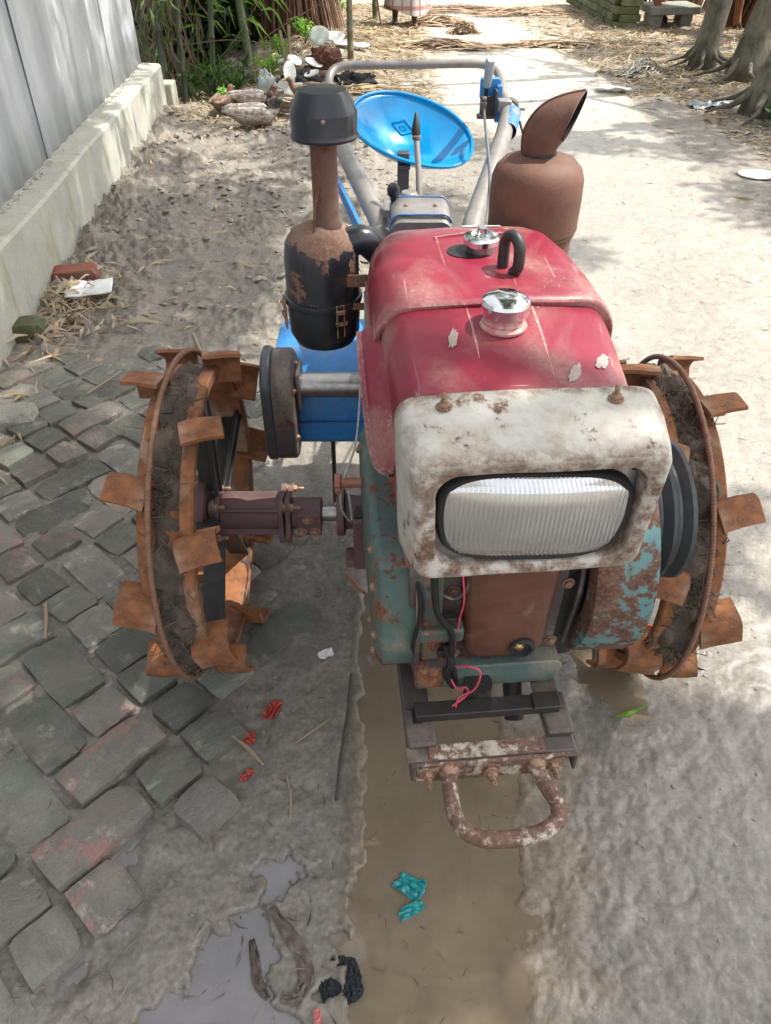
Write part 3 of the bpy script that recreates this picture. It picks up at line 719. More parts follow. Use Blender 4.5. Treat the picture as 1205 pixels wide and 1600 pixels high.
def surf(x, y, which=None):
    o = H @ Vector((x, y, 1.3)); best = .9
    for t_ in TS:
        r_ = t_.ray_cast(o, Vector((0, 0, -1)))
        if r_[0] is not None: best = max(best, r_[0].z)
    return best
M_scr = paint('bare_scrape', (.38, .31, .27), (.30, .22, .19), rust=.1, rs=20, rough=.6, dust=.4, b=.3, seed=22)
patch(-.078, .235, .022, .0065, 78, M_scr, parent=h1, seed=1); patch(.078, .148, .022, .007, 60, M_scr, parent=h1, seed=2)
patch(.125, .175, .018, .008, 60, M_scr, parent=h1, seed=3)
M_paper = simple('white_label_scrap', (.75, .74, .70), rough=.6, sc_=60, b=.1)
mb = MB(); mb.add([H @ Vector((a, b_, surf(a, b_)+.0022)) for a, b_ in ((.0, .632), (.072, .632), (.070, .644), (.002, .645))], [(0, 1, 2, 3)]); part('label_scrap', mb, M_paper, h2)
# side skirt with out-turned lip on the left
inn = smoothpath([(-.168, .335, .955), (-.168, .25, .93), (-.166, .17, .885), (-.160, .125, .86)], 5)
ou = smoothpath([(-.204, .345, .945), (-.204, .28, .905), (-.196, .175, .825), (-.172, .135, .822)], 5); v = []; f = []
for a_, b_ in zip(inn, ou):
    ml = a_.lerp(b_, .6)+Vector((-.004, 0, .004)); v += [H @ a_, H @ ml, H @ b_, H @ (b_+Vector((-.008, -.002, .001))), H @ (b_+Vector((-.007, -.002, -.004))), H @ (b_+Vector((.004, .0, -.004))), H @ (a_+Vector((.002, 0, -.02)))]
for i in range(len(ou)-1):
    for k_ in range(6): f.append((7*i+k_, 7*i+k_+1, 7*i+k_+8, 7*i+k_+7))
mb = MB(); mb.add(v, f); part('hood_lip', mb, M_red, h1, ang=40)
mb = MB(); mb.loft([rr(.160, .665, .80, .03, y_, hb=.155, rbot=.03) for y_ in (.085, .10, .20, .33)], M=H @ Tr(-.004, 0, 0)); part('tank_lower_side', mb, M_red, h1, ang=50)
mb = MB()
for i in range(13):
    z_ = .835+i*.0085; mb.tube([H @ Vector((-.187-.0006*i*0, .36, z_)), H @ Vector((-.187, .50, z_+.004))], .0016, 5)
for i in range(17):
    y_ = .362+i*.0085; mb.tube([H @ Vector((-.1885, y_, .832)), H @ Vector((-.1885, y_+.003, .94))], .0014, 5)
gr = part('side_mesh_grille', mb, M_steel, h2)
mb = MB(); mb.tube([H @ Vector(p) for p in [(-.188, .352, .825), (-.188, .352, .945), (-.183, .51, .952), (-.188, .51, .83)]], .004, 6, closed=True); part('grille_frame', mb, M_red, h2)
mb = MB(); mb.loft([rr(.176, .60, .84, .01, y_) for y_ in (.35, .60)], M=H @ Tr(-.003, 0, 0)); part('radiator_housing', mb, M_dark, eng)

# chrome fuel cap
mb = MB(); Mc = H @ Tr(0, .262, surf(0, .262)); mb.lathe([(.0, -.002), (.034, -.002), (.035, .002), (.030, .006), (.031, .009), (.028, .012), (.027, .022)], 32, Mc); nk = part('filler_neck', mb, M_redw, h1)
mb = MB(); mb.lathe([(.0, .018), (.030, .018), (.0335, .020), (.0345, .028), (.0355, .036), (.0335, .041), (.028, .045), (.012, .0485), (0, .049)], 40, Mc)
part('fuel_cap', mb, M_chrome, T, ang=25)
# radiator cap with two ears
Mr_ = H @ Tr(.006, .487, surf(.006, .487)-.006)
mb = MB(); mb.lathe([(.0, .0), (.024, .0), (.024, .022), (0, .022)], 28, Mr_); part('radiator_neck', mb, M_steel, h2)
mb = MB(); lp = []
for s_, z_ in ((.85, .020), (1, .021), (1, .029), (.92, .033), (.6, .0345), (.55, .031), (.3, .031), (.0001, .033)):
    lp.append([(s_*(.030+.0045*max(0, math.cos(2*t_))**3)*math.cos(t_), s_*(.030+.0045*max(0, math.cos(2*t_))**3)*math.sin(t_), z_) for t_ in [2*math.pi*k_/48 for k_ in range(48)]])
mb.loft(lp, True, True, Mr_ @ Rot(60, 'Z')); mb.box((0, 0, .038), (.011, .02, .016), Mr_); rc_ = part('radiator_cap', mb, M_chrome, T, ang=30)
mb = MB(); mb.lathe([(0, 0), (.038, 0), (.039, .0008), (0, .0012)], 30, H @ Tr(-.012, .486, surf(-.012, .486)+.0003) @ Matrix.Diagonal((1, .8, 1, 1))); part('cap_shadow_disc', mb, M_rubber, h2)  # black disc paints the radiator cap's shadow on the hood
# lifting eye
ey = H @ Tr(.038, .405, surf(.038, .405)) @ Rot(-62, 'Z')
mb = MB(); pth = [(.0, 0, -.01)]+[(0+.018*math.cos(R(a)), 0, .034+.024*math.sin(R(a))) for a in range(180, -61, -20)]
mb.tube([ey @ Vector(p) for p in smoothpath([(-.018, 0, -.01), (-.018, 0, .02)]+[(.018*math.cos(R(a)), 0, .036+.020*math.sin(R(a))) for a in range(180, -1, -20)]+[(.018, 0, .012), (.008, 0, .0)], 3)], .0092, 10); part('lifting_eye', mb, M_dark, T)

# ---- headlight cowl
mb = MB()
def cowl(y, hw_, z0, z1, r, **k):
    k['hb'] = k.get('hb', hw_)+.014; k['cx'] = k.get('cx', 0)+.006
    return rr(hw_+.014, z0-.003*(y < .1), z1, r*.76, y, 8, 9, **k)
def fy(x, z): return 0
inner = dict(hb=.124)
lp = [cowl(.124, .163, .695, .958, .035, hb=.158, sag=.004), cowl(.112, .166, .692, .963, .036, hb=.160, sag=.004), cowl(.07, .163, .708, .956, .034, hb=.156, sag=.003), cowl(.025, .157, .728, .944, .030, hb=.150, sag=.002),
      cowl(.008, .154, .736, .936, .030, hb=.146), cowl(.001, .149, .741, .930, .030, hb=.142), cowl(0, .144, .745, .925, .030, hb=.138),
      cowl(.003, .129, .753, .912, .042, hb=.124, cx=.003), cowl(.007, .126, .756, .909, .042, hb=.121, cx=.003), cowl(.020, .124, .758, .907, .042, hb=.119, cx=.003), cowl(.045, .124, .758, .907, .042, hb=.119, cx=.003)]
mb.loft(lp, False, False); mb.wobble(.0022, 10, 9); mb.xf(H)
cw = part('headlight_cowl', mb, M_white, T, ang=60); so = cw.modifiers.new('solid', 'SOLIDIFY'); so.thickness = .0016; so.offset = -1
for x_, y_ in ((-.112, .088), (.118, .090)): bolt(H @ Tr(x_, y_, .9635 if x_ < 0 else .9625), cw, False, .95)
# side hole in the cowl
mb = MB(); mb.lathe([(0, 0), (.009, 0), (.010, .001), (0, .0012)], 20, H @ Tr(-.1635, .058, .845) @ Rot(-90, 'Y') @ Matrix.Diagonal((1.5, .9, 1, 1))); part('screw_hole', mb, M_rubber, cw)
# faint flaked lettering remains: scattered flakes
rf = random.Random(9); mb = MB()
for _ in range(90):
    x_ = rf.gauss(-.02, .045) if rf.random() < .8 else rf.uniform(-.13, .13); y_ = rf.gauss(.108, .007) if rf.random() < .75 else rf.uniform(.03, .12); s_ = rf.uniform(.0008, .0028)
    z_ = .944+(y_-.025)/.1*.0195+.0028*(1-(x_/.16)**2)+.0012
    n = 6; pts = [H @ Vector((x_+s_*rf.uniform(.6, 2.0)*math.cos(k_), y_+s_*rf.uniform(.5, 1.2)*math.sin(k_), z_)) for k_ in [2*math.pi*j/n for j in range(n)]]
    mb.add(pts, [tuple(range(n))])
# ---- headlamp: reflector plate, black gasket, fluted glass
LM = H @ Tr(.007, .014, .831) @ Rot(3, 'Y') @ Rot(-5, 'X') @ Matrix.Diagonal((1.16, 1, 1.14, 1))
def oval(hx, hz, p, y, n=72, sag=0):
    o = []
    for k_ in range(n):
        t_ = 2*math.pi*k_/n; c_, s_ = math.cos(t_), math.sin(t_)
        x = hx*math.copysign(abs(c_)**(2/p), c_); z = hz*math.copysign(abs(s_)**(2/p), s_)
        hxx = 1-.07*(z < 0)*abs(z)/hz
        o.append((x*hxx, y, z-sag*(1-(x/hx)**2)*(1 if z < 0 else .4)))
    return o
mb = MB(); mb.loft([oval(.127, .075, 5, .022), oval(.127, .075, 5, .016), oval(.120, .068, 5, .014)], M=LM); lamp = part('headlamp_plate', mb, M_steel, T, ang=30)
mb = MB(); mb.loft([oval(.1165, .064, 3.6, .016, sag=.003), oval(.1165, .064, 3.6, .002, sag=.003), oval(.113, .061, 3.6, -.003, sag=.003), oval(.108, .056, 3.6, -.002, sag=.003), oval(.106, .054, 3.6, .008, sag=.003)], M=LM); part('rubber_gasket', mb, M_rubber, lamp, ang=50)
mr, t_r, b_r = newmat('lamp_reflector'); b_r.inputs['Metallic'].default_value = 1; b_r.inputs['Roughness'].default_value = .07; b_r.inputs['Base Color'].default_value = (.86, .85, .82, 1)
mb = MB(); lp = []
for q_ in (1.0, .97, .9, .75, .55, .35, .18): lp.append([(x*q_, .008+.050*(1-q_*q_), z*q_) for x, y, z in oval(.1065, .0545, 3.2, 0, sag=.003)])
mb.loft(lp, False, True, LM); part('reflector_bowl', mb, mr, lamp, ang=60)
mb = MB(); mb.tube([LM @ Vector((-.0, .055, .0)), LM @ Vector((0, .028, 0))], [.020, .016], 18); mb.lathe([(0, 0), (.013, .002), (.014, .01), (0, .018)], 16, LM @ Tr(0, .03, 0) @ Rot(90, 'X')); part('bulb', mb, M_dark, lamp)
mg, t_g, b_g = newmat('fluted_glass'); b_g.inputs['Roughness'].default_value = .10; b_g.inputs['Base Color'].default_value = (.90, .89, .86, 1); b_g.inputs['Metallic'].default_value = .85; b_g.inputs['Specular IOR Level'].default_value = .9
gl_ = N(t_g, 'ShaderNodeBsdfGlass'); gl_.inputs['IOR'].default_value = 1.38; gl_.inputs['Roughness'].default_value = .0; tp = N(t_g, 'ShaderNodeBsdfTransparent'); m1_ = N(t_g, 'ShaderNodeMixShader'); m1_.inputs[0].default_value = .45; mx_ = N(t_g, 'ShaderNodeMixShader')
t_g.links.new(gl_.outputs[0], m1_.inputs[1]); t_g.links.new(tp.outputs[0], m1_.inputs[2])
t_g.links.new(ramp(t_g, noi(t_g, 14, 6, .7), .35, .8, .50, .68), mx_.inputs[0])
t_g.links.new(m1_.outputs[0], mx_.inputs[1]); t_g.links.new(b_g.outputs[0], mx_.inputs[2]); t_g.links.new(mx_.outputs[0], t_g.nodes['Material Output'].inputs[0])
gx, gz_ = 330, 36; v = []; f = []
for side in (0, 1):
    for j in range(gz_+1):
        zz = -1+2*j/gz_
        for i in range(gx+1):
            xx = -1+2*i/gx
            # square to superoval
            a_ = xx*(1-.12*abs(zz)**4); b_ = zz*(1-.10*abs(xx)**4)
            X_ = a_*.1075; Z_ = b_*.0555-.003*(1-xx*xx)*(1 if zz < 0 else .4)
            X_ *= 1-.07*(Z_ < 0)*abs(Z_)/.055
            bulge = -.012*(1-xx**2)*(1-zz**4)-.001
            flute = .00125*abs(math.sin((X_*(1+.0))/.0056*math.pi+zz*.5)) if zz < .74 else .0010*abs(math.sin(X_/.0055*math.pi+zz*9))
            step = -.0022*(zz < .74)
            v.append(LM @ Vector((X_, bulge+step+(flute if side == 0 else .003), Z_)))
n_ = (gx+1)*(gz_+1)
for side in (0, 1):
    for j in range(gz_):
        for i in range(gx):
            p = side*n_+j*(gx+1)+i; q_ = (p, p+1, p+gx+2, p+gx+1); f.append(q_ if side == 0 else q_[::-1])
per = [i for i in range(gx+1)]+[j*(gx+1)+gx for j in range(1, gz_+1)]+[gz_*(gx+1)+i for i in range(gx-1, -1, -1)]+[j*(gx+1) for j in range(gz_-1, 0, -1)]
for i in range(len(per)):
    a_, b_ = per[i], per[(i+1) % len(per)]; f.append((b_, a_, a_+n_, b_+n_))
mb = MB(); mb.add(v, f); part('headlight_lens', mb, mg, lamp, ang=60)
for x_, z_ in ((.112, .058), (-.118, -.06), (.108, -.062)):
    mb = MB(); mb.lathe([(.0, 0), (.0035, 0), (.003, .001), (0, .001)], 12, LM @ Tr(x_, .0135, z_) @ Rot(90, 'X')); part('lamp_screw', mb, M_rubber, lamp)

# ---- frame, bumper plate and front handle
HF = H @ Tr(-.019, 0, 0) @ Matrix.Diagonal((.95, 1, 1, 1))
mb = MB()
for x0 in (-.148, .098):
    mb.box((x0+.024, .24, .372), (.048, .62, .006)); mb.box((x0+(.003 if x0 < 0 else .045), .24, .352), (.006, .62, .04))
mb.xf(HF); fr = part('chassis_rail', mb, M_frame, T, bevel=.002)
mb = MB(); mb.box((.0, .022, .394), (.262, .030, .018)); mb.box((.107, .020, .405), (.05, .034, .006)); mb.xf(HF); part('cross_beam', mb, M_dark, fr, bevel=.002)
mb = MB(); mb.box((-.005, -.046, .3725), (.300, .030, .007)); mb.xf(HF); part('bumper_top', mb, M_frame, fr, bevel=.003)
mb = MB(); mb.box((-.012, -.046, .377), (.205, .028, .003)); mb.xf(HF); part('bumper_top_strip', mb, M_bump, fr, bevel=.001)
for c_, d_ in (((-.150+.026, .0, .381), (.052, .075, .012)), ((.125, .01, .381), (.050, .085, .012))): mb = MB(); mb.box(c_, d_); mb.xf(HF); part('slotted_plate', mb, M_frame, fr, bevel=.006)
for c_, d_ in (((-.128, .02, .3875), (.016, .030, .003)), ((.128, .03, .3875), (.014, .035, .003))): mb = MB(); mb.box(c_, d_); mb.xf(HF); part('slot', mb, M_rubber, fr)
mb = MB(); mb.box((-.008, -.066, .352), (.262, .008, .048)); mb.xf(HF); pl = part('bumper_plate', mb, M_bump, fr, bevel=.003)
for x_, s_ in ((-.118, 1.25), (-.008, 1.45), (.104, 1.25)): bolt(HF @ Tr(x_, -.0705, .352) @ Rot(90, 'X'), pl, False, s_)
o = bolt(HF @ Tr(-.008, -.078, .352) @ Rot(90, 'X') @ Rot(25, 'Z'), pl, True, 1.35)
mb = MB(); hp = smoothpath([(-.082, -.068, .354), (-.084, -.10, .352), (-.084, -.135, .349), (-.074, -.164, .346), (-.045, -.181, .343), (.0, -.186, .342), (.055, -.180, .343), (.086, -.163, .346), (.093, -.140, .349), (.084, -.115, .352), (.075, -.09, .354), (.072, -.068, .355)], 8)
mb.tube(hp, .0135, 16); mb.wobble(.0006, 40, 3); mb.xf(HF); part('front_handle', mb, M_bump, T, ang=50)
for x_ in (-.082, .072):
    mb = MB(); mb.lathe([(.0, -.004), (.021, -.003), (.019, .004), (.0145, .010), (.0135, .012)], 16, HF @ Tr(x_, -.069, .3545) @ Rot(90, 'X'))
    mb.wobble(.0015, 80, 2); part('weld_bead', mb, M_bolt, pl)
mb = MB(); mb.lathe([(.0, -.055), (.009, -.055), (.009, -.035), (.018, -.033), (.022, -.02), (.026, .0), (.026, .03), (0, .03)], 18, HF @ Tr(-.01, .06, .385)); mb.cyl(HF @ Vector((.07, .06, .30)), HF @ Vector((.07, .13, .38)), .018, 12); part('drain_plug', mb, M_dark, eng)
# bell housing between engine and gearbox, and chassis
mb = MB(); mb.box((.135, 1.58, .60), (.20, .50, .26)); mb.box((.12, 1.72, .76), (.15, .30, .12)); gb = part('gearbox', mb, M_blue, T, bevel=.02)
mb = MB(); mb.box((.10, 1.42, .33), (.22, .26, .28)); mb.box((.11, 1.25, .37), (.16, .20, .08)); part('transmission_case', mb, M_dark, gb, bevel=.02)
# flap bracket left of the engine, tension knob, spring, cable
mb = MB(); mb.lathe([(0, 0), (.052, 0), (.055, .004), (.055, .016), (.040, .02), (.036, .06), (0, .06)], 24, Tr(-.108, 1.33, .385) @ Rot(90, 'Y')); fh = part('axle_flange', mb, M_plum, gb, bevel=.001)
for k_ in range(6): bolt(Tr(-.108, 1.33+.045*math.cos(k_*1.047), .385+.045*math.sin(k_*1.047)) @ Rot(-90, 'Y'), fh, True, .8)
mb = MB(); mb.box((-.055, 1.25, .36), (.03, .02, .14), ); mb.box((-.06, 1.27, .30), (.06, .05, .02)); part('flange_foot', mb, M_plum, fh, bevel=.004)
mb = MB(); lp = [[((.016+.004*math.cos(5*t_))*math.cos(t_), (.016+.004*math.cos(5*t_))*math.sin(t_), z_) for t_ in [2*math.pi*k_/40 for k_ in range(40)]] for z_ in (0, .002, .010, .012)]
mb.loft(lp, M=Tr(-.085, 1.16, .60) @ Rot(-90, 'Y')); mb.cyl((-.085, 1.16, .60), (-.045, 1.16, .60), .010, 12); part('tension_knob', mb, simple('orange_plastic_knob', (.40, .15, .09), rough=.5), T, bevel=.001)
mb = MB(); mb.tube([(-.035-.0035*i/8, 1.19+.012*math.cos(i*.785), .50+.012*math.sin(i*.785)) for i in range(64)], .002, 6); part('coil_spring', mb, M_dark, gb)
mb = MB(); mb.tube(smoothpath([(-.045, 1.22, .78), (-.055, 1.18, .68), (-.082, 1.16, .60), (-.088, 1.18, .52), (-.07, 1.2, .47), (-.075, 1.22, .53)], 8), .0022, 6); part('control_cable', mb, M_cable, T)

# ---- wheels
RW = .371
def lugmesh(name):
    # angle iron: a radial leg and a leg lying along the tread; local x along the lug, y radial outwards, z tangential
    prof = [(-.040, .0), (.008, .0), (.017, -.002), (.024, -.007), (.029, -.015), (.031, -.025), (.030, -.062), (.022, -.063), (.0215, -.028), (.019, -.021), (.015, -.015), (.011, -.011), (.004, -.009), (-.040, -.009)]
    m = MB(); n = 9; lp = []
    for i in range(n):
        x = .080*i/(n-1); s_ = 1-.05*(i/(n-1))
        lp.append([(x+.003*mnoise.noise(Vector((y_*30, z_*30, i))), y_*s_+.003*mnoise.noise(Vector((x*18, 0, z_*20))), z_*s_+.004*mnoise.noise(Vector((x*14, 5, 0)))) for y_, z_ in prof])
    m.loft(lp); return m.mesh(name, M_rim, 40)
LUG = lugmesh('lug'); LUG2 = LUG.copy(); LUG2.flip_normals()
def make_wheel(cx, cy, cz, side, rot0):
    """side -1: left of the picture (outer side -x)"""
    B = Tr(cx, cy, cz); hw2 = .0535
    m = MB(); prof = [(.318, -hw2), (.334, -hw2), (.338, -hw2+.004), (.336, -.028), (.314, -.024), (.314, .024), (.336, .028), (.338, hw2-.004), (.334, hw2), (.318, hw2), (.318, hw2-.004), (.308, .02), (.308, -.02), (.318, -hw2+.004)]
    m.lathe(prof+[prof[0]], 80, Rot(90, 'Y')); m.v = [tuple(Vector(p)*(1+.004*mnoise.noise(Vector(p)*9))) for p in m.v]
    m.f = m.f[:-2]
    m.xf(B); wv = part('cage_wheel', m, M_rim, T, ang=40)
    # ribbed rod hoop
    m = MB(); n = 1080; pth = []; rad = []
    for i in range(n):
        a_ = 2*math.pi*i/n; q_ = RW-.001+.003*math.sin(a_*3+1)
        pth.append((side*.015+.005*math.sin(a_+2.2), q_*math.cos(a_), q_*math.sin(a_))); rad.append(.0052+.0012*(i % 3 == 0))
    m.tube(pth, rad, 7, closed=True); m.xf(B); part('ribbed_hoop', m, M_stem2, wv, ang=60)
    nl = 9
    for k_ in range(nl):
        for s in (-1, 1):
            a_ = rot0 + (k_+(.5 if s > 0 else 0))*360/nl + random.uniform(-2, 2)
            # radial direction (0,cos,sin); tangential (0,-sin,cos)
            Mx = B @ Rot(a_, 'X') @ Tr(s*.018, .337, 0) @ Rot(s*14, 'Y') @ Rot(random.uniform(-4, 4), 'Z')
            Mx = Mx @ (Matrix.Diagonal((s, 1, -1, 1)))
            o = bpy.data.objects.new('lug', LUG if s*-1 > 0 else LUG2); link(o, wv, Mx)
    # spokes, hub disc
    for k_ in range(5):
        a_ = k_*72+12; m = MB(); m.box((side*-.02, .19, 0), (.05, .26, .008)); m.box((side*-.035, .19, .01), (.008, .26, .03)); m.xf(B @ Rot(a_, 'X')); part('spoke', m, M_dark, wv, bevel=.002)
    m = MB(); m.lathe([(0, -.01), (.085, -.01), (.088, .0), (.085, .012), (.055, .016), (.05, .04), (0, .04)], 28, B @ Tr(-side*.0, 0, 0) @ Rot(-90*side, 'Y')); hb_ = part('hub', m, M_plum, wv, bevel=.001)
    for k_ in range(6): a_ = k_*60; bolt(B @ Tr(-side*.012, .07*math.cos(R(a_)), .07*math.sin(R(a_))) @ Rot(-90*side, 'Y'), hb_, True, 1.2) if False else None
    # mud packed in the channel with straw in it
    m = MB(); na, nxg = 260, 14; v = []; f = []; sd_ = 5 if side > 0 else 2
    for i in range(na):
        a_ = 2*math.pi*i/na
        for j in range(nxg+1):
            x = -.050+.1*j/nxg; p3 = Vector((math.cos(a_)*4, math.sin(a_)*4, sd_)); am = mnoise.noise(p3*1.2)+.22
            th = .016+.036*max(-.35, am)+.016*mnoise.noise(Vector((math.cos(a_)*14, math.sin(a_)*14, x*40)))+.008*mnoise.noise(Vector((math.cos(a_)*45, math.sin(a_)*45, x*120)))
            edge = 1-abs(2*j/nxg-1)**4
            q_ = .311+max(-.002, th*edge); v.append((x, q_*math.cos(a_), q_*math.sin(a_)))
    for i in range(na):
        for j in range(nxg):
            a_, b_ = i*(nxg+1)+j, ((i+1) % na)*(nxg+1)+j; f.append((a_, a_+1, b_+1, b_))
    m.add(v, f); m.xf(B); part('packed_mud', m, M_mudc, wv, ang=0, kind='stuff')
    m = MB(); rs_ = random.Random(sd_)
    for c_ in range(44):
        ca_ = rs_.uniform(90, 270)
        for _ in range(rs_.randint(6, 26)):
            a_ = R(ca_+rs_.gauss(0, 5)); x = rs_.gauss(0, .020); q0 = .325+rs_.uniform(-.004, .016); L_ = rs_.uniform(.015, .05)
            d = Vector((rs_.gauss(0, 1), rs_.gauss(0, .8), rs_.gauss(0, 1))).normalized()*L_
            p0 = Vector((x, q0*math.cos(a_), q0*math.sin(a_))); p2 = p0+d; p1 = (p0+p2)/2+Vector((rs_.gauss(0, 1), rs_.gauss(0, 1), rs_.gauss(0, 1)))*.008
            m.tube([p0, p1, p2], rs_.uniform(.0006, .0014), 3, caps=False)
    m.xf(B); part('caught_straw', m, M_dstraw, wv, ang=0, kind='stuff')
    return wv
M_stem2 = paint('ribbed_rod_rust', (.24, .125, .075), (.16, .08, .05), rust=.4, rs=14, rw=.2, rough=.8, dust=.4, b=.4, seed=24)
WL = make_wheel(-.413, 1.354, .361, -1, 170)
WR = make_wheel(.600, 1.372, .335, 1, 157)
# axle parts, left then right
def axle(side, hubx, cy, cz, x_in):
    s = side; Bx = lambda x: Tr(x, cy, cz) @ Rot(90, 'Y')
    m = MB(); m.cyl((hubx, cy, cz), (hubx-s*.16, cy, cz), .037, 28)
    for a_ in (0, 90, 180, 270):
        m.box((hubx-s*.08, 0, 0), (.155, .006, .10), Tr(0, cy, cz) @ Rot(a_+45, 'X')) if a_ < 180 else None
    sp_ = part('hub_spacer', m, M_plum, T, bevel=.001)
    for xx in (hubx-s*.006, hubx-s*.160, hubx-s*.176):
        m = MB(); lp = []
        for q0 in (-.006, .006): lp.append([(q0, (.052+.018*abs(math.cos(2*t_))**3)*math.cos(t_), (.052+.018*abs(math.cos(2*t_))**3)*math.sin(t_)) for t_ in [2*math.pi*k_/48 for k_ in range(48)]])
        m.loft(lp, M=Tr(xx, cy, cz) @ Rot(38 if xx != hubx-s*.176 else 30, 'X')); fg = part('bolted_flange', m, M_plum, sp_, bevel=.002)
        for k_ in range(4):
            a_ = R(38+90*k_); bolt(Tr(xx-s*.006, cy+.058*math.cos(a_), cz+.058*math.sin(a_)) @ Rot(-90*s, 'Y'), fg, False, 1.15)
    m = MB(); m.cyl((hubx-s*.182, cy, cz), (hubx-s*.25, cy, cz), .034, 6); m.cyl((hubx-s*.182, cy, cz), (hubx-s*.248, cy, cz), .037, 20)
    m.box((hubx-s*.222, cy-.03, cz), (.055, .03, .06)); cl_ = part('axle_clamp', m, M_plum, T, bevel=.002)
    for dx, dz in ((.205, -.018), (.235, -.018), (.22, .016)): bolt(Tr(hubx-s*dx, cy-.0455, cz+dz) @ Rot(90, 'X'), cl_, True, 1.1)
    m = MB(); m.cyl((hubx-s*.24, cy, cz), (x_in, cy, cz), .0185, 20); part('axle_shaft', m, M_steel, T)
axle(-1, -.395, 1.354, .361, -.05)
axle(1, .575, 1.372, .335, .2)

# ---- air cleaner
ac = (-.116, 1.36)
mb = MB(); mb.lathe([(0, .792), (.035, .793), (.056, .802), (.066, .822), (.0675, .86), (.068, .885)], 44, Tr(*ac, 0)); bowl = part('air_cleaner_bowl', mb, M_blk, T, ang=40)
mb = MB(); mb.lathe([(.064, .882), (.0675, .886), (.0675, .965), (.064, .990), (.052, 1.008), (.032, 1.018), (.026, 1.022)], 44, Tr(*ac, 0)); body = part('air_cleaner_body', mb, paint('rust_shouldered_black', (.010, .013, .018), (.014, .018, .024), rust=.30, rs=8, rw=.02, rough=.3, dust=.2, b=.25, seed=8.6, zr=.040, rustc=(.19, .12, .085), rustd=(.16, .07, .04)), T, ang=40)
mb = MB(); mb.lathe([(.066, .880), (.072, .882), (.073, .887), (.072, .893), (.066, .895)], 44, Tr(*ac, 0)); part('clamp_band', mb, M_blk, body)
for a_ in (-62, 200):
    mb = MB(); Mq = Tr(*ac, 0) @ Rot(a_, 'Z') @ Tr(.0745, 0, .875) @ Rot(90, 'Z')
    mb.tube([(-.007, 0, .022), (-.007, 0, -.04), (.007, 0, -.04), (.007, 0, .022)], .0014, 6, closed=True, M=Mq); mb.box((0, -.003, -.012), (.022, .005, .006), Mq); mb.box((0, -.003, .010), (.018, .005, .006), Mq)
    part('spring_clip', mb, M_bolt, bowl)
mb = MB(); mb.lathe([(.026, 1.015), (.0265, 1.022), (.0225, 1.030), (.0220, 1.145), (.026, 1.158), (.030, 1.165)], 30, Tr(-.103, 1.36, 0) @ Tr(-.0, 0, 0)); mb.wobble(.0006, 50, 2); st = part('intake_stem', mb, M_stem, T, ang=50)
mb = MB(); mb.tube([(-.125, 1.325, 1.008), (-.120, 1.333, 1.06), (-.112, 1.338, 1.088)], .0022, 6); part('stay_rod', mb, M_stem, st)
mb = MB(); mb.lathe([(0, 1.160), (.050, 1.160), (.0555, 1.162), (.0565, 1.166), (.0545, 1.169), (.054, 1.172), (.0545, 1.200), (.053, 1.203), (.0415, 1.229), (.0385, 1.232), (0, 1.233)], 48, Tr(-.100, 1.36, 0))
# a dent pushed into the front of the cap
dv = []
for p in mb.v:
    p = Vector(p); d = (p-Vector((-.088, 1.312, 1.212))).length
    if d < .03: p += Vector((-.1, 1, -.2)).normalized()*(.010*(1-d/.03))
    dv.append(tuple(p))
mb.v = dv; capo = part('intake_cap', mb, M_blk, T, ang=28)
bolt(Tr(-.098, 1.3115, 1.195) @ Rot(80, 'X'), capo, True, .5)
mb = MB(); mb.tube(smoothpath([(-.07, 1.36, .985), (-.04, 1.365, .990), (-.01, 1.38, .96), (.02, 1.40, .92)]), .026, 18); part('air_duct', mb, M_blk, body)
for c_, d_ in (((-.045, 1.315, .935), (.05, .006, .022)), ((-.05, 1.318, .885), (.05, .006, .012))): mb = MB(); mb.box(c_, d_); part('mount_bracket', mb, M_stem, body, bevel=.001)

# ---- muffler
mc = (.288, 1.52)
mb = MB(); mb.lathe([(0, .80), (.06, .80), (.072, .82), (.0745, .84), (.079, .945), (.0825, .948), (.084, .952), (.0825, .956), (.0865, .960), (.0875, 1.02), (.0865, 1.052), (.080, 1.070), (.066, 1.084), (.045, 1.091), (.028, 1.093)], 56, Tr(*mc, 0)); mf = part('muffler', mb, M_muf, T, ang=35)
pth = smoothpath([(.284, 1.52, 1.085), (.284, 1.52, 1.104), (.289, 1.52, 1.126), (.303, 1.518, 1.146), (.330, 1.515, 1.158), (.37, 1.51, 1.166), (.45, 1.50, 1.18)], 7)
m = MB(); n = 48; rad = [.0268+.0095*min(1, i/13) for i in range(len(pth))]
lp = []; up = Vector((0, 1, 0))
for i, p in enumerate(pth):
    t_ = (pth[min(i+1, len(pth)-1)]-pth[max(i-1, 0)]).normalized(); n1_ = t_.cross(up).normalized(); n2_ = up
    lp.append([p+(n1_*math.cos(2*math.pi*k_/n)+n2_*math.sin(2*math.pi*k_/n))*rad[i] for k_ in range(n)])
cutp, cutn = Vector((.340, 1.512, 1.160)), Vector((.90, -.42, -.30)).normalized()
out = [[None]*n for _ in lp]
for k_ in range(n):
    hit = None
    for i in range(len(lp)):
        p = lp[i][k_]
        if hit is None and i and (p-cutp).dot(cutn) > 0:
            a_ = lp[i-1][k_]; da, db = (a_-cutp).dot(cutn), (p-cutp).dot(cutn); hit = a_+(p-a_)*(-da/(db-da)) if db != da else p
        out[i][k_] = hit if hit is not None else p
m.loft(out, False, False); eo = part('exhaust_elbow', m, M_muf, T, ang=60); eo.data.flip_normals(); eo.data.materials.append(simple('soot_and_mouth_shade', (.006, .006, .006), rough=.95)); so = eo.modifiers.new('s', 'SOLIDIFY'); so.thickness = .0022; so.offset = -1; so.material_offset = 1  # sooty black lining also paints the dark of the pipe mouth
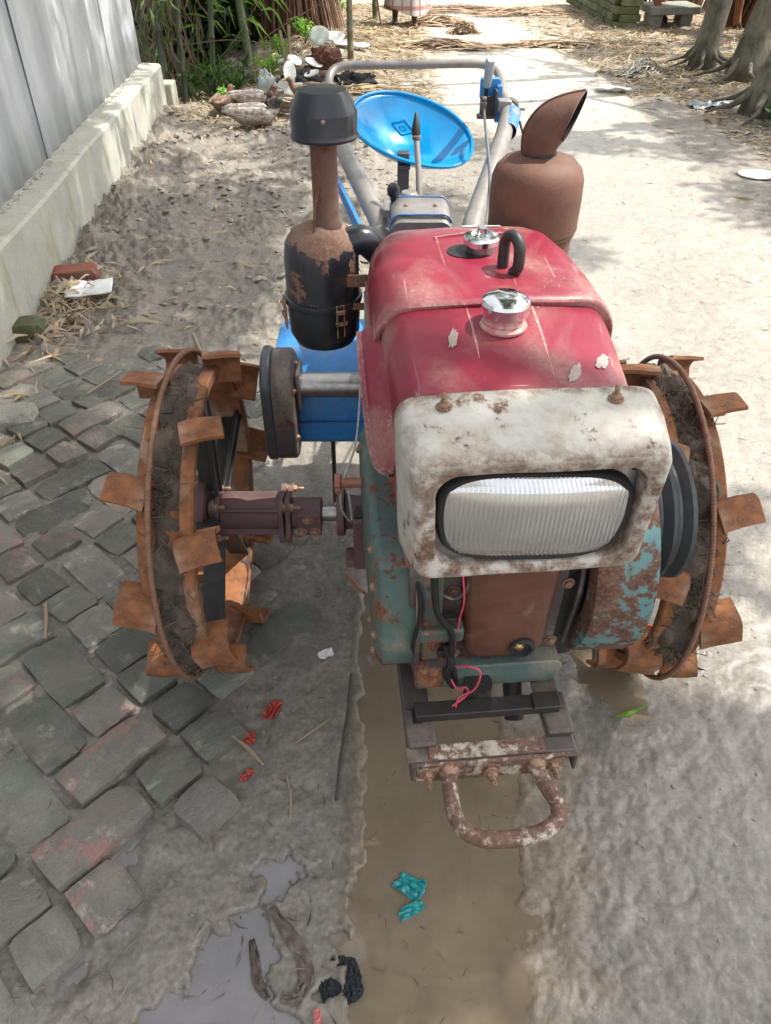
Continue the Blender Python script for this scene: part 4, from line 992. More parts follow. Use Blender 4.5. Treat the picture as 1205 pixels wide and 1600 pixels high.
m = MB(); m.tube([Vector((.285+.0285*math.cos(R(a)), 1.52+.0285*math.sin(R(a)), 1.094+.0015*math.sin(R(a*7)))) for a in range(0, 360, 8)], .0042, 6, closed=True); m.wobble(.0015, 120, 1); part('weld_seam', m, M_dark, mf)
m = MB(); q0 = n//2 if out[10][n//2].x < out[10][0].x else 0; sl = [l_[q0] for l_ in out][3:]; sl = [p for i, p in enumerate(sl) if i == 0 or (p-sl[i-1]).length > 1e-5]; m.tube([p+Vector((-.0008, -.0005, .0008)) for p in sl], .0022, 6); part('elbow_seam', m, M_muf, eo) 

# ---- seat
v = []; f = []; na, nr_ = 56, 14
SM = Tr(.075, 2.48, .865) @ Rot(-17, 'Y') @ Rot(-8, 'Z') @ Rot(-3, 'X')
SM = Tr(.060, 2.49, .832) @ Rot(15, 'Y') @ Rot(18, 'X')
def seatpt(r_, t_):
    c_, s_ = math.cos(t_), math.sin(t_)
    X_ = .184*r_*math.copysign(abs(c_)**.92, c_); Y_ = .150*r_*math.copysign(abs(s_)**.92, s_)*(1.0+.06*s_)
    z_ = .080*r_**2.3*(1+.12*s_)
    return Vector((X_, Y_, z_))
v = [seatpt(0, 0)]
for i in range(1, nr_+1):
    for k_ in range(na): v.append(seatpt(i/nr_, 2*math.pi*k_/na))
for k_ in range(na): f.append((0, 1+k_, 1+(k_+1) % na))
for i in range(nr_-1):
    for k_ in range(na): a_ = 1+i*na+k_; b_ = 1+i*na+(k_+1) % na; f.append((a_, a_+na, b_+na, b_))
mb = MB(); mb.add(v, f, SM); seat = part('seat', mb, M_seat, T, ang=0); so = seat.modifiers.new('s', 'SOLIDIFY'); so.thickness = .002
mb = MB(); mb.tube([seatpt(1.012, 2*math.pi*k_/72)-Vector((0, 0, .002)) for k_ in range(72)], .0055, 8, closed=True, M=SM); part('seat_rim', mb, M_seat, seat)
# embossed diamond emblem
mb = MB(); Q = Vector((-.020, .088, 0))
def onseat(x, y):
    import math as _m
    best = None
    X_, Y_ = x, y; t_ = math.atan2(Y_/.155, X_/.184); r_ = math.hypot(X_/.184, Y_/.155)
    return Vector((X_, Y_, seatpt(r_, t_).z+.0016))
dm = [(-.036, 0), (0, .020), (.036, 0), (0, -.020)]
for s_ in (1.0, .35):
    pts = []
    for i in range(4):
        a_, b_ = dm[i], dm[(i+1) % 4]
        for k_ in range(6): pts.append(onseat(Q.x+(a_[0]+(b_[0]-a_[0])*k_/6)*s_, Q.y+(a_[1]+(b_[1]-a_[1])*k_/6)*s_))
    mb.tube(pts, .0018 if s_ == 1 else .0012, 5, closed=True, M=SM)
part('seat_emblem', mb, paint('pale_blue_emblem', (.01, .27, .58), rust=0, rough=.3, dust=.3, seed=30), seat)
mb = MB(); mb.box((.052, 2.36, .80), (.034, .012, .14), Tr(0, 0, 0)); mb.box((.055, 2.42, .835), (.034, .16, .012)); mb.tube(smoothpath([(.05, 2.36, .74), (.05, 2.25, .72), (.05, 2.0, .72), (.06, 1.85, .74)]), .018, 8, flat=.5); part('seat_bracket', mb, M_frame, T, bevel=.002)

# ---- gear cover box, levers
mb = MB(); mb.loft([[(x+.078, y_, z+.0) for x, _, z in rr(.066, .80, .925-.006*j, .022, 0)] for j, y_ in ((2, 1.672), (0, 1.685), (0, 1.80), (1, 1.81))]); mb.wobble(.0008, 20, 4); gc = part('shift_box', mb, M_grey, T, ang=40)
mb = MB(); mb.tube([(x+.078, 1.681, z+.0015) for x, _, z in rr(.0665, .79, .925, .022, 0)][14:50], .0026, 6); part('blue_edge', mb, M_blue, gc); mb = MB(); mb.tube([(x+.078, 1.80, z+.0015) for x, _, z in rr(.0665, .79, .925, .022, 0)][14:50], .0022, 6); part('blue_edge', mb, M_blue, gc)
for x_ in (.045, .110): bolt(Tr(x_, 1.74, .9255), gc, True, .6)
mb = MB(); mb.box((.085, 1.6695, .887), (.010, .002, .016)); mb.lathe([(0, 0), (.009, 0), (.009, .008), (0, .009)], 16, Tr(.083, 1.672, .870) @ Rot(90, 'X')); part('latch', mb, M_dark, gc)
mb = MB(); mb.lathe([(0, 0), (.03, 0), (.030, .02), (.02, .028), (.018, .034), (0, .034)], 20, Tr(.055, 1.86, .885)); mb.box((.04, 1.86, .88), (.09, .08, .02)); part('lever_housing', mb, M_grey, gc, bevel=.002)
mb = MB(); mb.tube([(.080, 1.86, .89), (.077, 1.89, .96), (.071, 1.93, 1.025)], [.0075, .007, .0065], 12); lv = part('gear_lever', mb, M_grey, T)
mb = MB(); d = Vector((-.004, .02, .048)); mb.lathe([(.0, 0), (.009, 0), (.0105, .006), (.010, .018), (.004, .046), (.0015, .05), (0, .05)], 16, Tr(.071, 1.93, 1.022) @ Rot(-22, 'X')); part('lever_grip', mb, M_rubber, lv)
mb = MB(); mb.lathe([(0, 1.022), (.010, 1.022), (.010, 1.030), (0, 1.03)], 14, Tr(.072, 1.926, -.006)); part('lever_nut', mb, M_bolt, lv)
mb = MB(); mb.cyl((.022, 1.84, .86), (.018, 1.80, .925), .006, 10); mb.lathe([(0, 0), (.007, 0), (.008, .008), (.0145, .018), (.015, .028), (.010, .038), (0, .041)], 18, Tr(.018, 1.80, .918) @ Rot(12, 'X')); part('knob_lever', mb, M_blk, T)

# ---- handlebar and tubes
mb = MB(); mb.tube(smoothpath([(-.115, 2.45, .90), (-.155, 2.70, .935), (-.184, 2.82, .958), (-.176, 2.872, .985), (-.135, 2.895, .998), (-.05, 2.895, 1.0), (.1, 2.892, 1.002), (.28, 2.89, 1.005), (.335, 2.885, 1.0), (.368, 2.855, .985), (.375, 2.78, .965), (.365, 2.60, .945)], 7), .0135, 14); hbq = part('handlebar', mb, M_grey, T, ang=50)
mb = MB(); mb.tube([(-.005, 1.72, .80), (-.012, 1.85, .845), (-.117, 2.3, .893), (-.150, 2.50, .915)], .0235, 20); tl = part('handle_tube', mb, M_grey, T, ang=60)
mb = MB(); mb.tube([(.195, 1.75, .82), (.21, 1.85, .847), (.335, 2.36, .915), (.374, 2.56, .942)], [.026, .026, .024, .0235], 20); tr = part('handle_tube', mb, M_grey, T, ang=60)
mb = MB(); mb.tube([(.372, 2.55, .941), (.3765, 2.572, .944)], .028, 20); part('tube_collar', mb, M_frame, tr)
mb = MB(); mb.add([(.3555+.022, 2.40, .925), (.372+.020, 2.52, .941), (.365+.0245, 2.52, .930), (.338+.0265, 2.38, .905)], [(0, 1, 2, 3)]); 
mb = MB(); mb.tube([(.352, 2.395, .918), (.379, 2.515, .938)], .0246, 20, caps=False); part('blue_sleeve', mb, paint('flaking_blue', (.03, .17, .42), (.05, .2, .45), rust=.55, rs=9, rough=.5, dust=.5, seed=33, rustc=(.26, .24, .22), rustd=(.2, .18, .17)), tr)
mb = MB(); mb.tube([(-.045, 1.80, .80), (-.130, 2.12, .855), (-.160, 2.28, .87)], .0055, 8); mb.box((-.10, 2.02, .845), (.010, .48, .028), Tr(-.10, 2.02, .845) @ Rot(14, 'Z') @ Rot(6, 'X') @ Tr(.10, -2.02, -.845)); part('blue_side_plate', mb, M_blue, tl, bevel=.001)
mb = MB(); mb.box((.355, 2.545, .955), (.040, .045, .032), ); part('tube_clamp', mb, M_grey, tr, bevel=.003)
for dz in (0, ): bolt(Tr(.398, 2.54, .945) @ Rot(90, 'Y'), tr, False, 1.0)
mb = MB(); mb.loft([[(.318+x, y_, .985+z) for x, _, z in rr(.030, -.030, .030, .008, 0)] for y_ in (2.60, 2.63)]); bx = part('lever_box', mb, M_blue, T, bevel=.002)
mb = MB(); mb.box((.332, 2.57, .955), (.006, .05, .075), Tr(0, 0, 0)); mb.box((.31, 2.59, .945), (.045, .006, .05)); mb.box((.304, 2.575, .918), (.05, .03, .010)); part('lever_bracket', mb, M_frame, bx, bevel=.001)
mb = MB(); mb.box((.343, 2.60, .950), (.016, .05, .10)); part('bracket_side', mb, M_blue, bx, bevel=.002)
mb = MB(); mb.tube([(.300, 2.575, .935), (.302, 2.57, .99), (.302, 2.55, 1.02)], .0065, 10); cl = part('clutch_lever', mb, M_rubber, T)
mb = MB(); mb.tube([(.302, 2.562, 1.005), (.301, 2.535, 1.04), (.299, 2.50, 1.078), (.299, 2.495, 1.084)], [.0115, .0135, .0145, .010], 16); part('clutch_grip', mb, M_plast, cl)
mb = MB(); mb.tube([(.290, 2.50, .955), (.288, 2.45, .945), (.270, 2.1, .905), (.245, 1.75, .86)], .0042, 8); part('clutch_rod', mb, M_steel, T)
mb = MB(); mb.box((.288, 2.505, .958), (.018, .02, .024)); mb.cyl((.283, 2.50, .98), (.296, 2.50, .98), .008, 10); part('rod_yoke', mb, M_frame, cl, bevel=.001)
mb = MB(); mb.tube(smoothpath([(.40, 2.50, .92), (.405, 2.40, .885), (.385, 2.3, .87), (.34, 2.15, .86)]), .004, 8); part('throttle_cable', mb, M_rubber, tr)

# ---- rotary tiller at the back: blue hood, side drive
mb = MB(); lp = []
for x_ in (-.285, -.28, .30, .305):
    q_ = .97 if x_ in (-.285, .305) else 1
    lp.append([(x_, 1.80+(y_-1.80)*q_, .45+(z_-.45)*q_) for y_, z_ in ((1.64, .36), (1.635, .44), (1.66, .505), (1.74, .545), (1.90, .555), (2.02, .52), (2.08, .42), (2.08, .34))])
mb.loft(lp); rot = part('tiller_hood', mb, M_blue, T, bevel=.003)
mb = MB(); mb.box((-.13, 1.625, .405), (.22, .008, .05)); part('hood_flap', mb, M_blue, rot, bevel=.001)
mb = MB(); mb.tube([(-.215, 1.615, .545), (-.02, 1.615, .545)], .030, 28); dv_ = part('drive_tube', mb, M_steel, T)
mb = MB(); lp = []
def chain(s_, x_): return [(x_, 1.60+p[0]*s_, .47+p[1]*s_) for p in [(.075*math.cos(R(a))+.015, .085+.075*math.sin(R(a))) for a in range(-10, 191, 12)]+[(.060*math.cos(R(a))-.0, -.058+.055*math.sin(R(a))) for a in range(190, 351, 12)]]
mb.loft([chain(1.0, -.268), chain(1.03, -.262), chain(1.03, -.222), chain(.95, -.215)]); cc = part('chain_case', mb, M_frame, rot, bevel=.004)
mb = MB(); mb.loft([chain(.98, -.292), chain(1.06, -.288), chain(1.06, -.272), chain(1.02, -.266)]); part('chain_case_cover', mb, M_pul, cc, bevel=.003)
for a_ in (20, 80, 140, 220, 300): bolt(Tr(-.216, 1.61+.075*math.cos(R(a_)), .50+.10*math.sin(R(a_))) @ Rot(90, 'Y'), cc, True, 1)
mb = MB(); mb.box((-.208, 1.615, .545), (.012, .085, .10)); part('tube_flange', mb, M_frame, dv_, bevel=.006)
for k_ in range(7):
    x_ = -.20+k_*.07; a_ = k_*77; m = MB()
    m.tube(smoothpath([(x_, 1.85, .33), (x_, 1.85+.09*math.cos(R(a_)), .33+.09*math.sin(R(a_))), (x_+.02, 1.85+.16*math.cos(R(a_+20)), .33+.16*math.sin(R(a_+20))), (x_+.04, 1.85+.19*math.cos(R(a_+38)), .33+.19*math.sin(R(a_+38)))]), .011, 6, flat=.4); part('tiller_blade', m, M_dark, rot)
mb = MB(); mb.cyl((-.25, 1.85, .33), (.28, 1.85, .33), .02, 14); part('tiller_shaft', mb, M_dark, rot)
mb = MB(); mb.tube([(-.14, 1.70, .38), (-.14, 1.68, .22), (-.14, 1.66, .12)], .006, 8); mb.tube([(-.06, 1.72, .40), (-.06, 1.70, .24)], .007, 8); part('depth_rod', mb, M_dark, rot)

# ================================================================== TREES AND THE SHADE THEY CAST
M_bark = simple('grey_green_bark', (.25, .22, .17), (.085, .082, .055), rough=.9, sc_=9, b=1.0, dist=.03, st=(1, 1, .6))
M_leafA = leafmat('tree_leaf', (.045, .085, .02), (.09, .14, .03), .4, .45)
def leafcloud(name, parent, pts, lsize, mat, seed, ratio=.42, droop=.3, kind=None, n=4, up=.35):
    """pts: (x, y, z, radius, count)"""
    rg = np.random.RandomState(seed); V = []; F = []
    P = []; 
    for (x, y, z, r_, c_) in pts:
        d = rg.normal(size=(c_, 3)); d /= np.linalg.norm(d, axis=1)[:, None]; rad = rg.rand(c_)**.45*r_
        P.append(np.array([x, y, z])+d*rad[:, None]*np.array([1, 1, .7]))
    P = np.concatenate(P); m_ = len(P)
    a = rg.normal(size=(m_, 3)); a[:, 2] -= droop; a /= np.linalg.norm(a, axis=1)[:, None]
    nn = rg.normal(size=(m_, 3)); nn[:, 2] = np.abs(nn[:, 2])+up; b = np.cross(nn, a); b /= np.linalg.norm(b, axis=1)[:, None]+1e-9
    L_ = lsize*rg.uniform(.6, 1.3, m_)[:, None]; W_ = L_*ratio
    nrm = np.cross(a, b)
    v0 = P; v1 = P+a*L_*.45+b*W_*.5+nrm*L_*.05; v2 = P+a*L_-nrm*L_*.12; v3 = P+a*L_*.45-b*W_*.5+nrm*L_*.05
    V = np.stack([v0, v1, v2, v3], 1).reshape(-1, 3); i = np.arange(m_)*4; F = np.stack([i, i+1, i+2, i+3], 1)
    me = bpy.data.meshes.new(name); c = V.mean(0); 
    me.vertices.add(len(V)); me.vertices.foreach_set('co', (V-c).astype('f').ravel()); me.loops.add(F.size); me.loops.foreach_set('vertex_index', F.astype('i').ravel())
    me.polygons.add(m_); me.polygons.foreach_set('loop_start', np.arange(0, F.size, 4, dtype='i')); me.update(calc_edges=True); me.materials.append(mat)
    o = bpy.data.objects.new(name, me); link(o, parent, Tr(*c)); return props(o, kind=kind)
sx, sy = sdir.x/sdir.z, sdir.y/sdir.z
def crown_pts(rg, n, box, z0, z1, keep, r=(.25, .5), cnt=(50, 90)):
    out = []
    for _ in range(n):
        z = rg.uniform(z0, z1); x = rg.uniform(*box[0]); y = rg.uniform(*box[1])
        gx_, gy_ = x-z*sx, y-z*sy        # where its shade lands
        if not keep(gx_, gy_): continue
        out.append((x, y, z, rg.uniform(*r), rg.randint(*cnt)))
    return out
def trunk(parent, base, pts, r0, r1, limbs=(), flare=1.7, mat=None):
    m = MB(); P = smoothpath([base]+list(pts), 5); n_ = len(P)
    rad = [r0+(r1-r0)*(i/(n_-1)) for i in range(n_)]
    rad[0] *= flare; rad[1] *= 1+(flare-1)*.5; rad[2] *= 1+(flare-1)*.2
    P[0] = P[0]-Vector((0, 0, .08))
    m.tube(P, rad, 18)
    for l_ in limbs:
        q_ = smoothpath(l_[0], 4); m.tube(q_, [l_[1]*(1-.75*i/(len(q_)-1)) for i in range(len(q_))], 8)
    m.wobble(.018, 5, int(base[0]*7) % 9); m.wobble(.006, 22, 3)
    return part('trunk', m, mat or M_bark, parent, ang=0)
rt_ = random.Random(31)
# unseen tree added to shade the machine's near end and the bricks
tA = thing('added_shade_tree', 'unseen leafy tree added right of the lane for its shade', 'tree', (4.3, .6, 0))
trunk(tA, Vector((4.3, .6, 0)), [Vector((4.25, .65, 1.6)), Vector((4.1, .8, 3.2)), Vector((3.7, 1.2, 4.8))], .16, .09,
      [([Vector((4.1, .8, 3.2)), Vector((3.0, 1.2, 4.6)), Vector((1.2, 2.2, 5.6))], .07), ([Vector((4.0, .9, 3.8)), Vector((3.9, 2.2, 5.2)), Vector((2.6, 3.8, 6.0))], .06), ([Vector((4.1, .8, 3.4)), Vector((4.6, .9, 5)), Vector((4.6, 1.2, 6.4))], .05), ([Vector((4.1, .8, 3.0)), Vector((3.2, .1, 4.6)), Vector((2.0, -.3, 5.8))], .05)])
def keepA(gx, gy):
    hole = (-.60 < gx < .02) and (.63 < gy < 1.5)         # the sun reaches hood and cowl through here
    edge = mnoise.noise(Vector((gx*1.6, gy*1.6, 3)))*.35
    if hole: return False
    if gx < -.60: return rt_.random() < .93 and gy < 4.6
    if gy < 1.12+edge*.6: return gx < 1.9
    if gx < .0 : return False
    return (edge > .13) and gx < 2.0
leafcloud('crown', tA, crown_pts(rt_, 2600, ((-.3, 5.4), (-.6, 5.8)), 5.0, 6.6, keepA, (.10, .22), (26, 40)), .12, M_leafA, 4, .5)
# the three leaning trunks on the right
SP = []
def rtree(base, top, r0, seed, lab, gyr):
    t_ = thing('roadside_tree', lab, 'tree', base, group='trees along the right side of the lane')
    b = Vector(base); tp = Vector(top); mid = b.lerp(tp, .4)+Vector((-.05, 0, 0))
    trunk(t_, b, [mid, tp, tp+Vector((.2, .1, 1.2))], r0, r0*.62, [([tp, tp+Vector((-1.0, -.3, .9)), tp+Vector((-2.2, -.4, 1.6))], .06), ([tp, tp+Vector((.2, .8, 1)), tp+Vector((.3, 1.4, 2))], .05)], flare=1.25)
    for k_ in range(7):                # surface roots
        a_ = k_*51+seed*20; d = Vector((math.cos(R(a_)), math.sin(R(a_)), 0)); m = MB()
        p = smoothpath([b+d*r0*.7+Vector((0, 0, .14)), b+d*r0*1.5+Vector((0, 0, .05)), b+d*(r0*2.2)+Vector((.03, .02, .018)), b+d*(r0*3.0)+Vector((0, .05, -.03))], 3)
        m.tube(p, [r0*.22*(1-.75*i/(len(p)-1)) for i in range(len(p))], 8); m.wobble(.008, 14, k_); part('root', m, M_bark, t_, ang=0)
    rg = random.Random(seed)
    def keep(gx, gy):
        if not gyr[0] < gy < gyr[1]: return False
        e = mnoise.noise(Vector((gx*1.1+seed, gy*1.1, 0)))
        if gx > 2.05: return True
        if gx < -.35: return e > -.12
        return e > .30
    leafcloud('crown', t_, crown_pts(rg, 330, ((b.x-3.4, b.x+3.0), (b.y-1.8, b.y+2.6)), 3.6, 5.4, keep, (.15, .32), (26, 44)), .14, M_leafA, seed, .5)
    return t_
rtree((3.04, 8.42, .06), (3.45, 8.6, 2.6), .112, 51, 'slim leaning grey trunk, farthest left of the three on the right', (7.2, 10))
rtree((3.22, 7.85, .06), (3.85, 7.9, 2.6), .132, 52, 'thick leaning grey trunk in the middle of the three on the right', (5.6, 7.9))
rtree((2.98, 6.66, .05), (3.75, 6.8, 2.6), .155, 53, 'nearest of the three grey trunks, cut by the right edge of the picture', (4.2, 6.4))

# ---- bamboo thicket beyond the end of the wall
M_bam = simple('dark_bamboo', (.055, .07, .03), (.035, .045, .02), rough=.5, sc_=9, b=.2, obr=.3)
M_bamg = simple('green_bamboo', (.12, .14, .05), (.075, .09, .035), rough=.45, sc_=9, b=.2)
M_bamp = simple('weathered_pole', (.17, .16, .09), (.11, .10, .06), rough=.6, sc_=14, b=.3)
M_sheath = leafmat('dry_sheath', (.22, .17, .10), (.11, .085, .05), .2, .7)
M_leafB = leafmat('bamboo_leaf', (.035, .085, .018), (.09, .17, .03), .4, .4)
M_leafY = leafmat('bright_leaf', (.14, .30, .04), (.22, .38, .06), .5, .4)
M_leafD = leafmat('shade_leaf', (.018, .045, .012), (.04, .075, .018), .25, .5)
def culm(name, lab, base, top, r, mat, leaves, seed, group='bamboo stems beyond the wall', lm=None, step=.28):
    t_ = thing(name, lab, 'bamboo', base, group=group); b, tp = Vector(base), Vector(top); m = MB(); rg = random.Random(seed)
    n = int((tp-b).length/step); P = []; rad = []
    for i in range(n+1):
        p = b.lerp(tp, i/n)+Vector((.03*math.sin(i*.7+seed), 0, 0))*(i/n)
        for dz, q_ in ((-.012, 1), (-.004, 1.16), (.004, 1.16), (.012, 1)): P.append(p+Vector((0, 0, dz))); rad.append(r*q_*(1-.4*i/n))
    m.tube(P, rad, 10); part('stem', m, mat, t_, ang=40)
    if leaves:
        pts = []
        for _ in range(leaves): 
            f_ = rg.uniform(.08, 1); p = b.lerp(tp, f_)+Vector((rg.gauss(0, .18), rg.gauss(0, .18), rg.gauss(0, .08))); pts.append((p.x, p.y, p.z, rg.uniform(.05, .18), rg.randint(6, 14)))
        leafcloud('foliage', t_, pts, .15, lm or M_leafB, seed, .16, .7)
    return t_
spec = [((-1.86, 7.35, -.1), (-1.95, 7.7, 3.6), .030, 14, 'dark bamboo stem right against the end of the wall'),
        ((-1.74, 7.42, -.12), (-1.62, 7.9, 3.6), .022, 10, 'thin dark bamboo stem second from the wall end'),
        ((-2.12, 7.9, -.2), (-2.3, 8.2, 3.8), .034, 16, 'bamboo stem behind the tin sheets with brown sheaths'),
        ((-1.98, 8.3, -.3), (-1.7, 8.9, 3.8), .028, 16, 'bamboo stem deep in the shade behind the wall end'),
        ((-1.60, 7.9, -.25), (-1.28, 8.3, 3.6), .026, 14, 'dark bamboo stem leaning right in front of the thicket'),
        ((-2.5, 9.2, -.4), (-2.7, 9.6, 3.8), .03, 16, 'bamboo stem at the far left of the thicket'),
        ((-1.5, 9.9, -.4), (-1.7, 10.3, 3.6), .03, 14, 'slim bamboo stem in the middle of the thicket')]
for i, (b_, t_, r_, lv_, lb) in enumerate(spec): culm('bamboo', lb, b_, t_, r_, M_bam, lv_, 60+i)
culm('bamboo', 'olive green stem bending over the dark ditch', (-1.36, 8.9, -.35), (-1.72, 9.6, 3.2), .045, M_bamg, 5, 71)
# dry sheaths and twigs hanging about the stems by the wall
m = MB(); rg = random.Random(8)
for _ in range(420):
    x = rg.gauss(-1.98, .17); y = rg.uniform(7.3, 8.6); z = rg.uniform(-.1, 1.4); L_ = rg.uniform(.12, .4); a_ = rg.gauss(0, .35)
    p0 = Vector((x, y, z)); p2 = p0+Vector((math.sin(a_)*L_, rg.gauss(0, .05), -math.cos(a_)*L_)); m.strip([p0, (p0+p2)/2+Vector((rg.gauss(0, .02), 0, 0)), p2], [.004, rg.uniform(.008, .024), .002], (rg.gauss(0, .4), -1, rg.gauss(0, .3)))
props(part('dry_bamboo_sheaths', m, M_sheath, None, ang=0), 'tangle of dry brown bamboo sheaths hanging behind the wall end', None, None, 'stuff')
m = MB()
for pts in ([(-1.9, 8.0, .75), (-1.5, 8.1, .62), (-1.1, 8.3, .80)], [(-1.75, 7.9, .05), (-1.45, 8.0, .22), (-1.1, 8.2, .62)], [(-1.5, 7.8, .0), (-1.1, 8.0, .32), (-.6, 8.3, .55)], [(-1.8, 7.8, .30), (-1.4, 7.9, .33), (-1.0, 8.0, .28)]):
    m2 = MB(); m2.tube(smoothpath(pts), .0045, 5); props(part('dead_twig', m2, M_sheath, None), ['long pale twig crossing the dark thicket highest up', 'grey twig slanting up out of the ditch by the bamboo', 'long dark twig slanting towards the brown bundle', 'short level twig in the dark of the thicket'][len([o for o in bpy.data.objects if o.name.startswith('dead_twig')])-1], 'twig', 'twigs in the thicket')
# leaf mass filling the thicket
rg = random.Random(9)
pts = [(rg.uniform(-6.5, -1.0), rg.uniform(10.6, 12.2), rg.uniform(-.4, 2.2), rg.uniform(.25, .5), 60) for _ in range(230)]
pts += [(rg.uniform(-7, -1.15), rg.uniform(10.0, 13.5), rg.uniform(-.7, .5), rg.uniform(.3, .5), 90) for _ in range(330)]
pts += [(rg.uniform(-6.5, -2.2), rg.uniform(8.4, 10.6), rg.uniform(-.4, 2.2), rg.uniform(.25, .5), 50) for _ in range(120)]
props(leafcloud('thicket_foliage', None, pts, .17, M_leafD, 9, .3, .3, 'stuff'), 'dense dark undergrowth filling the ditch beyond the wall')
# canopy over the thicket keeps the sun out
cn = thing('bamboo_clump', 'tall bamboo clump arching over the ditch, its tops above the picture', 'bamboo', (-2.6, 9.8, 0))
for k_ in range(9):
    m = MB(); a_ = k_*.7; b_ = Vector((-3.0+.5*math.cos(a_), 10.2+.5*math.sin(a_), -.3)); m.tube([b_, b_+Vector((.2*math.cos(a_), .2*math.sin(a_), 2.5)), b_+Vector((1.0*math.cos(a_), .6*math.sin(a_), 5.0))], [.04, .035, .015], 10); part('stem', m, M_bam, cn)
leafcloud('foliage', cn, [(rg.uniform(-4.5, .8), rg.uniform(8.0, 13.0), rg.uniform(2.6, 4.2), .4, 70) for _ in range(340)], .18, M_leafB, 10, .25, .6)
def bush(name, lab, c, r_, n, mat, seed, ls=.07, ratio=.4, cat='plant', group=None, h=1.0):
    t_ = thing(name, lab, cat, c, group=group); rg = random.Random(seed); m = MB()
    for k_ in range(7):
        a_ = rg.uniform(0, 6.28); q_ = r_*rg.uniform(.3, 1); m.tube(smoothpath([Vector(c), Vector(c)+Vector((q_*.4*math.cos(a_), q_*.4*math.sin(a_), r_*.7*h)), Vector(c)+Vector((q_*math.cos(a_), q_*math.sin(a_), r_*1.2*h*rg.uniform(.6, 1)))], 3), .004, 5, caps=False)
    part('stalk', m, M_bamg, t_)
    leafcloud('foliage', t_, [(c[0]+rg.gauss(0, r_*.4), c[1]+rg.gauss(0, r_*.4), c[2]+r_*h*rg.uniform(.3, 1.3), r_*.35, n) for _ in range(9)], ls, mat, seed, ratio, .1)
bush('leafy_plant', 'bright green plant at the ditch edge behind the nearest duck', (-1.27, 7.0, -.05), .12, 14, M_leafY, 81, .05, .5)
bush('leafy_plant', 'dark green fern-like plant between the bamboo stems', (-1.58, 7.75, -.3), .35, 26, M_leafB, 82, .10, .3)
bush('leafy_plant', 'broad leafed dark plant low in the ditch', (-1.35, 8.1, -.35), .35, 26, M_leafB, 83, .12, .35)
bush('leafy_plant', 'light green weeds growing left of the white scrap heap', (-1.07, 7.95, .0), .17, 16, M_leafY, 84, .055, .5)
bush('leafy_plant', 'light green weeds climbing beside the pale pipe', (-.98, 8.3, .08), .16, 14, M_leafY, 85, .05, .5)
bush('leafy_plant', 'green plant in front of the brown stalk bundle', (-.80, 8.9, .15), .15, 14, M_leafY, 86, .05, .5)
bush('leafy_plant', 'green plant growing to the right of the brown stalk bundle', (-.62, 11.2, .05), .30, 18, M_leafY, 87, .07, .5)
bush('leafy_plant', 'dark green plant at the foot of the nearest roadside tree', (2.98, 6.25, .03), .15, 16, M_leafB, 88, .08, .5)
bush('leafy_plant', 'small yellowish plant at the right edge of the picture', (2.83, 5.85, .02), .10, 12, M_leafY, 89, .05, .5)
# long arching bamboo leaves in front of the thicket
m = MB(); rg = random.Random(19)
for _ in range(90):
    x = rg.uniform(-1.95, -.95); y = rg.uniform(8.3, 9.2); z = rg.uniform(.35, 1.1); L_ = rg.uniform(.15, .32); a_ = rg.uniform(-.2, 1.2)*(1 if rg.random() < .8 else -1)
    p0 = Vector((x, y, z)); m.strip([p0, p0+Vector((L_*.5*math.cos(a_), 0, -L_*.3*math.sin(a_)+.01)), p0+Vector((L_*math.cos(a_), -.02, -L_*.9*abs(math.sin(a_))))], [.004, .026, .001], (0, -.7, .7))
props(part('hanging_bamboo_leaves', m, M_leafY, None, ang=0), 'long light green bamboo leaves hanging over the ditch', None, None, 'stuff')

# ================================================================== POLES, BUNDLES, HEAPS, LOW WALL
def pole(lab, base, top, r, seed):
    t_ = culm('bamboo_pole', lab, base, top, r, M_bamp, 0, seed, group='upright bamboo poles by the lane', step=.16)
    t_['category'] = 'pole'
pole('nearer upright bamboo pole behind the handlebar', (-.335, 8.45, .0), (-.31, 8.5, 2.6), .030, 3)
pole('farther bamboo pole beside the standing person', (-.13, 11.5, -.0), (-.16, 11.5, 2.6), .036, 5)
M_jute = simple('jute_stalks', (.34, .22, .15), (.19, .11, .075), rough=.8, sc_=10, b=.3, st=(6, 6, .5), obr=.25)
M_juter = simple('red_brown_stalks', (.21, .10, .06), (.11, .05, .032), rough=.8, sc_=10, b=.3, st=(6, 6, .5), obr=.1)
def bundle(lab, base, h, r0, lean, mat, n, seed):
    t_ = thing('stalk_bundle', lab, 'stalk bundle', base, group='bundles of dried jute stalks'); rg = random.Random(seed); b = Vector(base)
    for s_ in range(3):
        m = MB()
        for _ in range(n//3):
            a_ = rg.uniform(0, 6.28); q_ = r0*math.sqrt(rg.random())*(1.25 if rg.random() < .2 else 1); d = Vector((math.cos(a_)*q_, math.sin(a_)*q_*.8, -.04))
            top = b+Vector(lean)*h+Vector((math.cos(a_)*q_*.3, math.sin(a_)*q_*.3, h*rg.uniform(.9, 1.05))); p0 = b+d+Vector((0, 0, rg.uniform(0, .05)))
            m.tube([p0, p0.lerp(top, .5)+Vector((rg.gauss(0, .01), rg.gauss(0, .01), 0)), top], rg.uniform(.006, .013), 5)
        part('stalk', m, mat, t_, ang=50, kind='stuff')
    m = MB(); c_ = b+Vector(lean)*h*.62+Vector((0, 0, h*.62)); m.tube([c_+Vector((math.cos(k_*.4)*r0*.6, math.sin(k_*.4)*r0*.5, 0)) for k_ in range(16)], .01, 6, closed=True); part('binding', m, M_sheath, t_)
bundle('dark red brown bundle of stalks at the edge of the thicket', (-1.12, 10.1, .0), 2.2, .34, (.02, 0, 0), M_juter, 190, 1)
